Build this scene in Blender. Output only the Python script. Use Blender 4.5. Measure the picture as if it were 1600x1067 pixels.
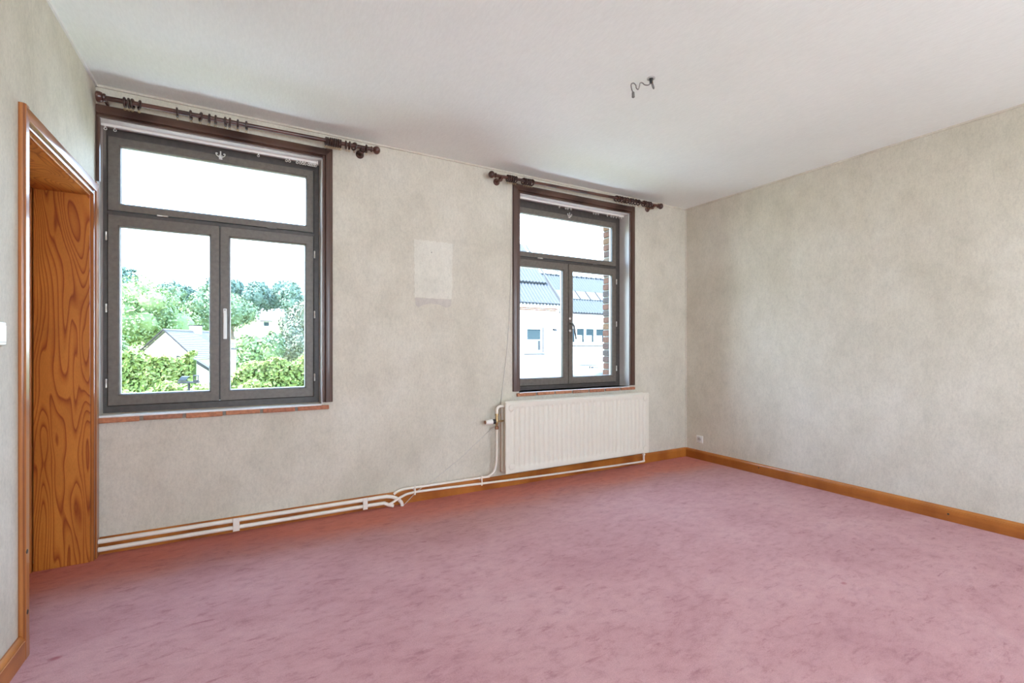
import bpy, math, random
import numpy as np
from mathutils import Vector, Matrix

for o in list(bpy.data.objects):
    bpy.data.objects.remove(o)
SC = bpy.context.scene
COL = SC.collection

# ------------------------------------------------------------------ camera
YAW = math.radians(29.64)
CAM_Z = 1.225
cam = bpy.data.cameras.new('camera')
cam.sensor_width = 36.0
cam.lens = 733.0 / 1600 * 36
cam.shift_y = 8.5 / 1600
cam.clip_start = 0.02
cam.clip_end = 600
camo = bpy.data.objects.new('camera', cam)
COL.objects.link(camo)
camo.location = (0, 0, CAM_Z)
camo.rotation_euler = (math.pi / 2, 0, -YAW)
SC.camera = camo

# room dimensions (metres, camera at x=y=0)
XL, XR = -0.767, 4.317          # left and right wall faces
YB, YR = 3.6256, -2.10          # window wall face, wall behind the camera
H = 2.774                       # ceiling
WT = 0.30                       # thickness of the window wall
YF = YB + 0.125                 # room side of the window frames

# ------------------------------------------------------------------ world, sun, added fill, exposure
SKY = 13.0
world = bpy.data.worlds.new('sky')
SC.world = world
world.use_nodes = True
wn, wl = world.node_tree.nodes, world.node_tree.links
wn.clear()
tc = wn.new('ShaderNodeTexCoord')
sep = wn.new('ShaderNodeSeparateXYZ')
ramp = wn.new('ShaderNodeValToRGB')
bg = wn.new('ShaderNodeBackground')
wo = wn.new('ShaderNodeOutputWorld')
wl.new(tc.outputs['Generated'], sep.inputs[0])
wl.new(sep.outputs['Z'], ramp.inputs[0])
wl.new(ramp.outputs[0], bg.inputs[0])
wl.new(bg.outputs[0], wo.inputs[0])
cr = ramp.color_ramp
cr.elements[0].position = 0.0
cr.elements[0].color = (0.71, 0.852, 1.0, 1)
cr.elements[1].position = 1.0
cr.elements[1].color = (0.31, 0.56, 1.0, 1)
e = cr.elements.new(0.35)
e.color = (0.50, 0.72, 1.0, 1)
bg.inputs[1].default_value = SKY

sun = bpy.data.lights.new('sun', 'SUN')
sun.energy = 24.0
sun.angle = math.radians(0.6)
sun.color = (1.0, 0.94, 0.84)
suno = bpy.data.objects.new('sun', sun)
COL.objects.link(suno)
suno.rotation_euler = (math.radians(40), 0, math.radians(-84))   # high, from the left along the street front


def area(name, loc, rot, sx, sy, energy, color, portal=False):
    l = bpy.data.lights.new(name, 'AREA')
    l.shape = 'RECTANGLE'
    l.size, l.size_y = sx, sy
    l.energy = energy
    l.color = color
    if portal:
        l.cycles.is_portal = True
    o = bpy.data.objects.new(name, l)
    COL.objects.link(o)
    o.location = loc
    o.rotation_euler = rot
    return o


# sampling portals in the two window openings (guide the sky light, add none)
area('sky_portal', (-0.14, YB + WT + 0.02, 1.70), (math.radians(-90), 0, 0), 1.25, 1.80, 1, (1, 1, 1), True)
area('sky_portal', (2.77, YB + WT + 0.02, 1.70), (math.radians(-90), 0, 0), 1.30, 1.80, 1, (1, 1, 1), True)
# two warm fill lamps added out of view behind the camera
for xx in (0.45, 3.05):
    area('rear_fill_lamp', (xx, YR + 0.06, 1.60), (math.radians(90), 0, 0), 1.30, 1.70, 15, (1.0, 0.85, 0.66))

SC.view_settings.view_transform = 'Standard'
SC.view_settings.look = 'None'
SC.view_settings.exposure = 0.13
SC.view_settings.gamma = 1.0
SC.view_settings.use_curve_mapping = False
SC.cycles.use_denoising = True
SC.cycles.max_bounces = 12
SC.cycles.diffuse_bounces = 8
SC.cycles.transparent_max_bounces = 16
SC.cycles.caustics_reflective = False
SC.cycles.caustics_refractive = False
SC.cycles.sample_clamp_indirect = 8.0

# ------------------------------------------------------------------ materials
MATS = {}


class NT:
    def __init__(self, name):
        self.m = bpy.data.materials.new(name)
        self.m.use_nodes = True
        self.n, self.l = self.m.node_tree.nodes, self.m.node_tree.links
        self.n.clear()
        self.out = self.n.new('ShaderNodeOutputMaterial')
        self.tc = self.n.new('ShaderNodeTexCoord')
        MATS[name] = self.m

    def bsdf(self, **kw):
        b = self.n.new('ShaderNodeBsdfPrincipled')
        for k, v in kw.items():
            b.inputs[k].default_value = v
        self.l.new(b.outputs[0], self.out.inputs[0])
        return b

    def mapping(self, scale=(1, 1, 1), rot=(0, 0, 0), loc=(0, 0, 0), src=None):
        mp = self.n.new('ShaderNodeMapping')
        mp.inputs['Scale'].default_value = scale
        mp.inputs['Rotation'].default_value = rot
        mp.inputs['Location'].default_value = loc
        self.l.new(src or self.tc.outputs['Object'], mp.inputs[0])
        return mp.outputs[0]

    def noise(self, vec, scale, detail=4, rough=0.55, dist=0.0):
        t = self.n.new('ShaderNodeTexNoise')
        t.inputs['Scale'].default_value = scale
        t.inputs['Detail'].default_value = detail
        t.inputs['Roughness'].default_value = rough
        t.inputs['Distortion'].default_value = dist
        self.l.new(vec, t.inputs['Vector'])
        return t.outputs[0]

    def ramp(self, fac, stops):
        r = self.n.new('ShaderNodeValToRGB')
        el = r.color_ramp.elements
        while len(el) < len(stops):
            el.new(0.5)
        for q, (p, c) in zip(el, stops):
            q.position = p
            q.color = (c[0], c[1], c[2], 1) if not isinstance(c, (int, float)) else (c, c, c, 1)
        self.l.new(fac, r.inputs[0])
        return r.outputs[0]

    def mix(self, fac, a, b, mode='MIX'):
        x = self.n.new('ShaderNodeMix')
        x.data_type = 'RGBA'
        x.blend_type = mode
        for sock, v in ((x.inputs['Factor'], fac), (x.inputs[6], a), (x.inputs[7], b)):
            if isinstance(v, (int, float)):
                sock.default_value = v
            elif isinstance(v, tuple):
                sock.default_value = (*v, 1)
            else:
                self.l.new(v, sock)
        return x.outputs[2]

    def bump(self, h, strength, dist, b):
        n = self.n.new('ShaderNodeBump')
        n.inputs['Strength'].default_value = strength
        n.inputs['Distance'].default_value = dist
        self.l.new(h, n.inputs['Height'])
        self.l.new(n.outputs[0], b.inputs['Normal'])

    def color(self, c, b):
        self.l.new(c, b.inputs['Base Color'])


def plain(name, col, rough=0.5, metal=0.0, spec=0.5, var=0.0, vscale=20):
    t = NT(name)
    b = t.bsdf(**{'Base Color': (*col, 1), 'Roughness': rough, 'Metallic': metal, 'Specular IOR Level': spec})
    if var:
        f = t.noise(t.mapping(), vscale)
        lo = tuple(max(0, c * (1 - var)) for c in col)
        hi = tuple(min(1, c * (1 + var)) for c in col)
        t.color(t.ramp(f, [(0.3, lo), (0.7, hi)]), b)
    return t.m


def wallpaper(name, a, b_, c_):
    t = NT(name)
    b = t.bsdf(Roughness=0.75, **{'Specular IOR Level': 0.25})
    blot = t.noise(t.mapping((1, 1, 0.8)), 2.2, 5, 0.6)
    midn = t.noise(t.mapping((1, 1, 0.7)), 9, 5, 0.65)
    fib = t.noise(t.mapping((1, 1, 0.45)), 62, 5, 0.7)
    fine = t.noise(t.mapping((1, 1, 0.6)), 130, 3, 0.7)
    base = t.ramp(blot, [(0.32, a), (0.52, b_), (0.70, c_)])
    m1 = t.mix(1.0, t.ramp(fib, [(0.30, 0.90), (0.50, 0.99), (0.72, 1.04)]), t.ramp(midn, [(0.30, 0.93), (0.5, 1.0), (0.70, 1.04)]), 'MULTIPLY')
    m2 = t.ramp(fine, [(0.30, 0.92), (0.65, 1.03)])
    c = t.mix(1.0, base, m1, 'MULTIPLY')
    c = t.mix(1.0, c, m2, 'MULTIPLY')
    t.color(c, b)
    t.bump(fib, 0.22, 0.003, b)
    return t.m


wallpaper('wallpaper', (0.570, 0.525, 0.430), (0.630, 0.583, 0.487), (0.662, 0.620, 0.530))
wallpaper('patch_paper', (0.645, 0.61, 0.52), (0.695, 0.66, 0.57), (0.72, 0.69, 0.61))
wallpaper('torn_paper', (0.50, 0.45, 0.40), (0.57, 0.52, 0.46), (0.62, 0.57, 0.51))

# ceiling paper
t = NT('ceiling_paper')
b = t.bsdf(Roughness=0.8, **{'Specular IOR Level': 0.2})
n1 = t.noise(t.mapping(), 1.2, 4)
n2 = t.noise(t.mapping((1, 0.25, 1), (0, 0, 0.5)), 90, 4, 0.7)
t.color(t.mix(1.0, t.ramp(n1, [(0.3, (0.79, 0.815, 0.775)), (0.7, (0.835, 0.86, 0.825))]),
              t.ramp(n2, [(0.3, 0.95), (0.7, 1.02)]), 'MULTIPLY'), b)
t.bump(n2, 0.3, 0.003, b)

# carpet
t = NT('carpet')
b = t.bsdf(Roughness=1.0, **{'Specular IOR Level': 0.05})
b.inputs['Sheen Weight'].default_value = 0.12
b.inputs['Sheen Roughness'].default_value = 0.6
big = t.noise(t.mapping((1.0, 1.3, 1)), 1.3, 5, 0.65, 0.4)
mid = t.noise(t.mapping((1.0, 1.7, 1), (0, 0, -0.5)), 11, 8, 0.75, 0.25)
stro = t.noise(t.mapping((1.0, 3.0, 1), (0, 0, -0.62)), 6.5, 7, 0.75, 0.3)
pile = t.noise(t.mapping((1, 1.3, 1)), 170, 4, 0.8)
base = t.ramp(big, [(0.30, (0.455, 0.207, 0.208)), (0.50, (0.525, 0.258, 0.252)), (0.72, (0.565, 0.302, 0.290))])
c = t.mix(1.0, base, t.ramp(mid, [(0.32, (0.80, 0.73, 0.76)), (0.48, (0.98, 0.98, 0.98)), (0.68, (1.08, 1.11, 1.10))]), 'MULTIPLY')
c = t.mix(1.0, c, t.ramp(stro, [(0.31, (0.72, 0.58, 0.64)), (0.43, (1, 1, 1)), (1, (1, 1, 1))]), 'MULTIPLY')
c = t.mix(1.0, c, t.ramp(pile, [(0.30, 0.80), (0.52, 1.0), (0.75, 1.10)]), 'MULTIPLY')
# warm bounce light below the windows, painted as an orange-red carpet strip
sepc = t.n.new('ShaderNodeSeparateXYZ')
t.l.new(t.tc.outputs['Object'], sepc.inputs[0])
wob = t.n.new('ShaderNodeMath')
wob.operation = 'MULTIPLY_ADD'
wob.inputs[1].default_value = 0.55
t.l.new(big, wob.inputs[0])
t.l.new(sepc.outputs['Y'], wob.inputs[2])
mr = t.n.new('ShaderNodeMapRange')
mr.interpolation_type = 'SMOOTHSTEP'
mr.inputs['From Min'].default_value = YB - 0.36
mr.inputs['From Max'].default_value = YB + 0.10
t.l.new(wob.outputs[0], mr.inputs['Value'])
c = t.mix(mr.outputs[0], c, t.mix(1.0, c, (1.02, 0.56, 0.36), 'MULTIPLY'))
vor = t.n.new('ShaderNodeTexVoronoi')
vor.inputs['Scale'].default_value = 1.55
vor.inputs['Randomness'].default_value = 1.0
t.l.new(t.mapping((1, 1.6, 0), (0, 0, -0.5), (0.37, 0.2, 0)), vor.inputs['Vector'])
c = t.mix(1.0, c, t.ramp(vor.outputs['Distance'], [(0.022, (0.72, 0.42, 0.48)), (0.045, (1, 1, 1))]), 'MULTIPLY')
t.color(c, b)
t.bump(t.mix(0.35, pile, mid), 0.6, 0.006, b)


def wood(name, light, mid, dark, scale, dist, rough, rot=(0, 0, 0), coat=0.35, wavescale=1.0, fine_amt=1.0):
    t = NT(name)
    b = t.bsdf(Roughness=rough, **{'Coat Weight': coat, 'Coat Roughness': 0.12, 'Specular IOR Level': 0.4})
    w = t.n.new('ShaderNodeTexWave')
    w.wave_type = 'BANDS'
    w.bands_direction = 'X'
    w.inputs['Scale'].default_value = wavescale
    w.inputs['Distortion'].default_value = dist
    w.inputs['Detail'].default_value = 3.5
    w.inputs['Detail Scale'].default_value = 0.75
    w.inputs['Detail Roughness'].default_value = 0.55
    t.l.new(t.mapping(scale, rot), w.inputs['Vector'])
    blot = t.noise(t.mapping((2.5, 2.5, 0.9), rot), 2.2, 4)
    fine = t.noise(t.mapping(tuple(s * 9 for s in scale), rot), 6, 3)
    c = t.ramp(w.outputs[0], [(0.05, dark), (0.32, mid), (0.9, light)])
    c = t.mix(1.0, c, t.ramp(blot, [(0.3, (0.78, 0.70, 0.62)), (0.7, (1.08, 1.08, 1.05))]), 'MULTIPLY')
    c = t.mix(fine_amt, c, t.ramp(fine, [(0.3, 0.86), (0.7, 1.05)]), 'MULTIPLY')
    t.color(c, b)
    return t.m


def figured(name, light, mid, dark, scale, lines, rough, coat=0.15):
    t = NT(name)
    b = t.bsdf(Roughness=rough, **{'Coat Weight': coat, 'Coat Roughness': 0.15, 'Specular IOR Level': 0.4})
    n = t.noise(t.mapping(scale), 1.0, 1.5, 0.45, 0.35)
    m1 = t.n.new('ShaderNodeMath')
    m1.operation = 'MULTIPLY'
    m1.inputs[1].default_value = lines
    t.l.new(n, m1.inputs[0])
    m2 = t.n.new('ShaderNodeMath')
    m2.operation = 'FRACT'
    t.l.new(m1.outputs[0], m2.inputs[0])
    blot = t.noise(t.mapping((3, 3, 1.2)), 2.0, 4)
    fine = t.noise(t.mapping(tuple(q * 12 for q in scale)), 5, 3)
    c = t.ramp(m2.outputs[0], [(0.0, light), (0.45, light), (0.72, mid), (0.90, dark), (0.97, mid), (1.0, light)])
    c = t.mix(1.0, c, t.ramp(blot, [(0.3, (0.80, 0.72, 0.64)), (0.7, (1.06, 1.06, 1.04))]), 'MULTIPLY')
    c = t.mix(0.8, c, t.ramp(fine, [(0.3, 0.84), (0.7, 1.05)]), 'MULTIPLY')
    t.color(c, b)
    return t.m


P1, P2, P3 = (0.60, 0.235, 0.045), (0.50, 0.165, 0.026), (0.235, 0.050, 0.008)
figured('pine_board', (0.58, 0.215, 0.036), (0.48, 0.150, 0.022), (0.30, 0.066, 0.010), (8.0, 8.0, 0.95), 22, 0.42)
figured('pine_head', (0.62, 0.27, 0.062), (0.53, 0.20, 0.040), (0.36, 0.11, 0.020), (7.0, 2.4, 7.0), 18, 0.42)
wood('pine_casing', (0.46, 0.175, 0.045), (0.41, 0.145, 0.034), (0.25, 0.075, 0.015), (20, 20, 0.7), 2.0, 0.32, coat=0.5)
wood('pine_casing_head', (0.46, 0.175, 0.045), (0.41, 0.145, 0.034), (0.25, 0.075, 0.015), (20, 0.7, 20), 2.0, 0.32, coat=0.5)
wood('skirting_x', (0.50, 0.180, 0.032), (0.46, 0.158, 0.027), (0.37, 0.115, 0.019), (0.6, 14, 14), 2.2, 0.38, coat=0.25)
wood('skirting_y', (0.50, 0.180, 0.032), (0.46, 0.158, 0.027), (0.37, 0.115, 0.019), (14, 0.6, 14), 2.2, 0.38, coat=0.25)
wood('window_casing', (0.115, 0.062, 0.046), (0.095, 0.050, 0.038), (0.055, 0.027, 0.021), (22, 22, 0.6), 1.6, 0.36, coat=0.25)
wood('window_casing_head', (0.115, 0.062, 0.046), (0.095, 0.050, 0.038), (0.055, 0.027, 0.021), (0.6, 22, 22), 1.6, 0.36, coat=0.25)
plain('sash_wood', (0.135, 0.114, 0.094), 0.42, spec=0.5, var=0.16, vscale=38)
plain('frame_wood', (0.068, 0.056, 0.050), 0.42, spec=0.5, var=0.16, vscale=38)
wood('rod_wood', (0.110, 0.043, 0.030), (0.090, 0.033, 0.023), (0.046, 0.016, 0.011), (0.9, 26, 26), 2.0, 0.30, coat=0.4)
wood('ring_wood', (0.046, 0.020, 0.017), (0.038, 0.016, 0.013), (0.024, 0.010, 0.008), (26, 26, 26), 2.0, 0.30, coat=0.4)
plain('reveal_board', (0.60, 0.565, 0.53), 0.32, spec=0.6, var=0.05, vscale=4)
plain('white_enamel', (0.745, 0.70, 0.60), 0.42, spec=0.5, var=0.02)
plain('pipe_paint', (0.82, 0.765, 0.675), 0.38, var=0.05, vscale=14)
plain('old_bracket', (0.62, 0.50, 0.38), 0.5)
plain('white_plastic', (0.80, 0.79, 0.75), 0.35)
plain('grey_plastic', (0.62, 0.62, 0.60), 0.4)
plain('dark_hole', (0.03, 0.028, 0.025), 0.6)
plain('black_plastic', (0.02, 0.02, 0.02), 0.4)
plain('brass', (0.46, 0.32, 0.16), 0.35, 0.9)
plain('old_copper', (0.30, 0.15, 0.085), 0.45, 0.7)
plain('pale_metal', (0.72, 0.70, 0.66), 0.3, 0.75)
plain('silver_paint', (0.62, 0.61, 0.58), 0.4, 0.25)
plain('track_white', (0.74, 0.71, 0.66), 0.4)
plain('cable_white', (0.62, 0.59, 0.54), 0.6)
plain('wire_grey', (0.16, 0.15, 0.14), 0.6)
plain('sill_paint', (0.78, 0.76, 0.74), 0.38, spec=0.5, var=0.05, vscale=9)
plain('plaster_white', (0.74, 0.73, 0.70), 0.6, var=0.03)
plain('soot', (0.48, 0.47, 0.45), 0.9, var=0.15, vscale=30)
plain('spacer_metal', (0.78, 0.78, 0.78), 0.35, 0.3)
plain('mortar', (0.24, 0.215, 0.18), 0.95, var=0.15, vscale=60)

for i, c in enumerate([(0.130, 0.056, 0.032), (0.088, 0.048, 0.035), (0.155, 0.080, 0.038), (0.078, 0.056, 0.045), (0.135, 0.090, 0.058)]):
    plain('brick_%d' % i, c, 0.9, var=0.28, vscale=45)
for i, c in enumerate([(0.40, 0.155, 0.085), (0.36, 0.165, 0.10), (0.45, 0.19, 0.10)]):
    plain('sill_brick_%d' % i, c, 0.8, var=0.30, vscale=40)

# window glass: clear pane with a reflection
t = NT('glass')
tr = t.n.new('ShaderNodeBsdfTransparent')
tr.inputs[0].default_value = (0.97, 0.985, 0.98, 1)
gl = t.n.new('ShaderNodeBsdfGlossy')
gl.inputs['Roughness'].default_value = 0.02
fr = t.n.new('ShaderNodeFresnel')
fr.inputs[0].default_value = 1.10
mx = t.n.new('ShaderNodeMixShader')
t.l.new(fr.outputs[0], mx.inputs[0])
t.l.new(tr.outputs[0], mx.inputs[1])
t.l.new(gl.outputs[0], mx.inputs[2])
t.l.new(mx.outputs[0], t.out.inputs[0])


def leafmat(name, a, b_, c_):
    t = NT(name)
    b = t.bsdf(Roughness=0.6, **{'Specular IOR Level': 0.2})
    g = t.n.new('ShaderNodeNewGeometry')
    n = t.noise(t.mapping(), 0.55, 3)
    m = t.n.new('ShaderNodeMath')
    m.operation = 'MULTIPLY_ADD'
    m.inputs[1].default_value = 0.55
    t.l.new(g.outputs['Random Per Island'], m.inputs[0])
    m2 = t.n.new('ShaderNodeMath')
    m2.operation = 'MULTIPLY'
    m2.inputs[1].default_value = 0.5
    t.l.new(n, m2.inputs[0])
    t.l.new(m2.outputs[0], m.inputs[2])
    t.color(t.ramp(m.outputs[0], [(0.1, a), (0.45, b_), (0.85, c_)]), b)
    return t.m


leafmat('leaf_far', (0.068, 0.119, 0.100), (0.088, 0.139, 0.109), (0.132, 0.184, 0.139))  # distance haze is put into these bluer, paler leaf colours
leafmat('leaf_mid', (0.101, 0.165, 0.087), (0.126, 0.183, 0.098), (0.183, 0.241, 0.134))
leafmat('leaf_light', (0.117, 0.190, 0.068), (0.152, 0.215, 0.082), (0.213, 0.269, 0.122))
leafmat('leaf_hedge', (0.113, 0.173, 0.041), (0.166, 0.211, 0.053), (0.240, 0.259, 0.092))
leafmat('leaf_grey', (0.115, 0.148, 0.101), (0.134, 0.158, 0.110), (0.192, 0.208, 0.151))
plain('bark', (0.10, 0.075, 0.05), 0.9, var=0.2)
plain('hedge_core', (0.07, 0.10, 0.02), 0.95, var=0.3, vscale=6)
t = NT('grass')
b = t.bsdf(Roughness=0.95)
t.color(t.ramp(t.noise(t.mapping(), 0.25, 6, 0.7), [(0.3, (0.14, 0.17, 0.045)), (0.5, (0.23, 0.24, 0.08)), (0.7, (0.30, 0.29, 0.13))]), b)
plain('render_white', (0.80, 0.79, 0.76), 0.9, var=0.02, vscale=1)
plain('facade_white', (0.82, 0.80, 0.77), 0.9, var=0.02, vscale=1)
plain('pale_tile', (0.135, 0.118, 0.112), 0.85, var=0.08, vscale=8)
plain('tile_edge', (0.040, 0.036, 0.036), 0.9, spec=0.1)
plain('slate_sheet', (0.040, 0.043, 0.048), 0.8, var=0.06, vscale=3)
plain('slate_sheet_blue', (0.036, 0.042, 0.047), 0.8, var=0.06, vscale=3)
plain('sheet_end', (0.008, 0.009, 0.009), 0.9)
plain('skylight_sheet', (0.11, 0.115, 0.12), 0.6, spec=0.2)
plain('pane_teal', (0.020, 0.034, 0.037), 0.5, spec=0.15)
plain('blind_teal', (0.050, 0.066, 0.066), 0.7, spec=0.1)
plain('curtain_pale', (0.060, 0.062, 0.062), 0.8, spec=0.1)
plain('bounce_slab_pale', (0.52, 0.51, 0.48), 0.9, var=0.06, vscale=3)
plain('asphalt', (0.13, 0.13, 0.13), 0.95, var=0.1, vscale=4)
plain('grey_stone', (0.055, 0.053, 0.055), 0.9, var=0.1)
plain('weathered_wood', (0.026, 0.025, 0.024), 0.85, var=0.2)
plain('blue_glaze', (0.05, 0.062, 0.072), 0.5, spec=0.2)
plain('car_paint', (0.05, 0.053, 0.055), 0.5, 0.0, var=0.01)
plain('car_glass', (0.014, 0.018, 0.020), 0.5, spec=0.1)
plain('tyre', (0.02, 0.02, 0.02), 0.8)
plain('sign_grey', (0.035, 0.035, 0.037), 0.7, spec=0.1)


# ------------------------------------------------------------------ mesh helpers
class MB:
    def __init__(self):
        self.v, self.f = [], []

    def add(self, vs, fs):
        n = len(self.v)
        self.v += [tuple(p) for p in vs]
        self.f += [tuple(i + n for i in q) for q in fs]
        return self

    def box(self, x0, x1, y0, y1, z0, z1):
        return self.add([(x0, y0, z0), (x1, y0, z0), (x1, y1, z0), (x0, y1, z0),
                         (x0, y0, z1), (x1, y0, z1), (x1, y1, z1), (x0, y1, z1)],
                        [(0, 3, 2, 1), (4, 5, 6, 7), (0, 1, 5, 4), (1, 2, 6, 5), (2, 3, 7, 6), (3, 0, 4, 7)])

    def prism(self, poly, axis, a0, a1):
        """polygon in the two other axes, extruded along axis"""
        n = len(poly)

        def P(p, a):
            if axis == 'x':
                return (a, p[0], p[1])
            if axis == 'y':
                return (p[0], a, p[1])
            return (p[0], p[1], a)
        vs = [P(p, a0) for p in poly] + [P(p, a1) for p in poly]
        fs = [tuple(range(n))[::-1], tuple(range(n, 2 * n))]
        fs += [(i, (i + 1) % n, n + (i + 1) % n, n + i) for i in range(n)]
        return self.add(vs, fs)

    def tube(self, pts, r, n=10, closed=False, cap=True):
        pts = [Vector(p) for p in pts]
        rs = r if isinstance(r, (list, tuple)) else [r] * len(pts)
        m = len(pts)
        up = None
        vs = []
        for i, p in enumerate(pts):
            if closed:
                d = pts[(i + 1) % m] - pts[i - 1]
            else:
                d = pts[min(i + 1, m - 1)] - pts[max(i - 1, 0)]
            d.normalize()
            if up is None:
                up = Vector((0, 0, 1)) if abs(d.z) < 0.9 else Vector((1, 0, 0))
            u = (up - d * up.dot(d))
            if u.length < 1e-5:
                u = d.orthogonal()
            u.normalize()
            up = u
            w = d.cross(u)
            for k in range(n):
                a = 2 * math.pi * k / n
                vs.append(p + (u * math.cos(a) + w * math.sin(a)) * rs[i])
        fs = []
        for i in range(m if closed else m - 1):
            j = (i + 1) % m
            for k in range(n):
                fs.append((i * n + k, i * n + (k + 1) % n, j * n + (k + 1) % n, j * n + k))
        if cap and not closed:
            fs.append(tuple(range(n))[::-1])
            fs.append(tuple((m - 1) * n + k for k in range(n)))
        return self.add(vs, fs)

    def lathe(self, origin, axis, prof, n=20):
        """prof: list of (distance along axis, radius)"""
        o, ax = Vector(origin), Vector(axis).normalized()
        u = ax.orthogonal().normalized()
        w = ax.cross(u)
        vs, fs = [], []
        for (s, r) in prof:
            for k in range(n):
                a = 2 * math.pi * k / n
                vs.append(o + ax * s + (u * math.cos(a) + w * math.sin(a)) * max(r, 1e-4))
        for i in range(len(prof) - 1):
            for k in range(n):
                fs.append((i * n + k, i * n + (k + 1) % n, (i + 1) * n + (k + 1) % n, (i + 1) * n + k))
        fs.append(tuple(range(n))[::-1])
        fs.append(tuple((len(prof) - 1) * n + k for k in range(n)))
        return self.add(vs, fs)

    def build(self, name, mat, parent=None, base=None, smooth=False, bevel=0.0, seg=2):
        base = Vector(base) if base is not None else (PB[parent.name] if parent else Vector((0, 0, 0)))
        me = bpy.data.meshes.new(name)
        me.from_pydata([tuple(Vector(p) - base) for p in self.v], [], self.f)
        me.validate()
        import bmesh
        bm = bmesh.new()
        bm.from_mesh(me)
        bmesh.ops.recalc_face_normals(bm, faces=bm.faces)
        bm.to_mesh(me)
        bm.free()
        me.materials.append(MATS[mat])
        if smooth:
            for p in me.polygons:
                p.use_smooth = True
            me.set_sharp_from_angle(angle=math.radians(38))
        o = bpy.data.objects.new(name, me)
        COL.objects.link(o)
        if parent:
            o.parent = parent
            o.location = base - PB[parent.name]
        else:
            o.location = base
        PB[o.name] = base
        if bevel:
            md = o.modifiers.new('bevel', 'BEVEL')
            md.width = bevel
            md.segments = seg
            md.limit_method = 'ANGLE'
            md.harden_normals = False
        return o


PB = {}     # world position of every object's origin


def tag(o, label=None, cat=None, group=None, kind=None):
    if label:
        o['label'] = label
    if cat:
        o['category'] = cat
    if group:
        o['group'] = group
    if kind:
        o['kind'] = kind
    return o


def thing(name, loc, label, cat, group=None, kind=None):
    o = bpy.data.objects.new(name, None)
    o.empty_display_size = 0.1
    COL.objects.link(o)
    o.location = loc
    PB[o.name] = Vector(loc)
    return tag(o, label, cat, group, kind)


def box(x0, x1, y0, y1, z0, z1):
    return MB().box(x0, x1, y0, y1, z0, z1)


def smooth_path(pts, n=8):
    """Catmull-Rom through the points"""
    P = [Vector(p) for p in pts]
    P = [P[0] * 2 - P[1]] + P + [P[-1] * 2 - P[-2]]
    out = []
    for i in range(1, len(P) - 2):
        a, b_, c_, d_ = P[i - 1], P[i], P[i + 1], P[i + 2]
        for k in range(n):
            s = k / n
            out.append(0.5 * ((2 * b_) + (c_ - a) * s + (2 * a - 5 * b_ + 4 * c_ - d_) * s * s + (3 * b_ - a - 3 * c_ + d_) * s ** 3))
    out.append(P[-2])
    return out


# ================================================================== THE ROOM SHELL
# openings in the window wall: inner (plaster) and outer (brick)
O1 = (XL, 0.486, 0.815, 2.595)
O2 = (2.130, 3.458, 0.818, 2.612)
E1 = (-0.735, 0.452, 0.84, 2.56)
E2 = (2.190, 3.364, 0.85, 2.56)
DOOR_Y0, DOOR_Y1, DOOR_Z = 2.584, 3.525, 2.105


def wall_with_holes(m, x0, x1, z0, z1, y0, y1, holes):
    xs = x0
    for (a, b_, c_, d_) in holes:
        if a > xs + 1e-4:
            m.box(xs, a, y0, y1, z0, z1)
        m.box(a, b_, y0, y1, z0, c_)
        m.box(a, b_, y0, y1, d_, z1)
        xs = b_
    if x1 > xs + 1e-4:
        m.box(xs, x1, y0, y1, z0, z1)


m = MB()
wall_with_holes(m, XL, XR, 0, H, YB, YF + 0.03, [O1, O2])
wall_back = tag(m.build('wall_back', 'wallpaper'), 'mottled beige papered wall holding the two windows and the radiator', 'wall', kind='structure')
m = MB()
wall_with_holes(m, XL - 0.5, XR + 0.5, -1.6, H + 0.4, YF + 0.03, YB + WT - 0.105, [O1, O2])
m.build('masonry_core', 'mortar', wall_back)
m = MB()
wall_with_holes(m, XL - 0.5, XR + 0.5, -1.6, H + 0.4, YB + WT - 0.105, YB + WT - 0.004, [E1, (E2[0], E2[1] + 0.012, E2[2], E2[3])])
m.build('brick_leaf', 'mortar', wall_back)

# individual bricks of the outer reveal beside window 2, and the sill bricks
rng = random.Random(4)
pitch = 0.0705
k = 0
zc = E2[2]
while zc < E2[3] - 0.03:
    j = rng.uniform(-0.004, 0.004)
    hgt = 0.058 + rng.uniform(-0.003, 0.002)
    xo = E2[1] + rng.uniform(-0.004, 0.005)
    box(xo, xo + (0.10 if k % 2 else 0.20), YB + WT - 0.105 + 0.004 + j, YB + WT + 0.003 + j + rng.uniform(-0.006, 0.004), zc, zc + hgt).build(
        'brick', 'brick_%d' % rng.choice([0, 0, 1, 2, 2, 3, 4]), wall_back, bevel=0.006)
    zc += pitch
    k += 1

# patch of repaired paper between the windows
prng = random.Random(9)
pts = []
for i in range(18):
    s = i / 17
    pts.append((1.163 + (1.500 - 1.163) * s, 2.082 + prng.uniform(-0.006, 0.008)))
for i in range(24):
    s = i / 23
    pts.append((1.496 - 0.006 * s + prng.uniform(-0.004, 0.004), 2.078 - 0.455 * s))
for i in range(18):
    s = i / 17
    pts.append((1.489 - 0.318 * s, 1.622 + prng.uniform(-0.006, 0.004)))
for i in range(24):
    s = i / 23
    pts.append((1.170 - 0.004 * s + prng.uniform(-0.004, 0.004), 1.625 + 0.450 * s))
pp = MB().prism(pts, 'y', YB - 0.0022, YB + 0.001).build('paper_patch', 'patch_paper', wall_back)
pp['label'] = 'paler rectangle of patched wallpaper'
pts = [(1.176, 1.618), (1.486, 1.616), (1.483, 1.566), (1.44, 1.548), (1.38, 1.572), (1.30, 1.578), (1.24, 1.560), (1.20, 1.540), (1.180, 1.565)]
MB().prism(pts, 'y', YB - 0.0012, YB + 0.001).build('torn_strip', 'torn_paper', wall_back)
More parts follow.
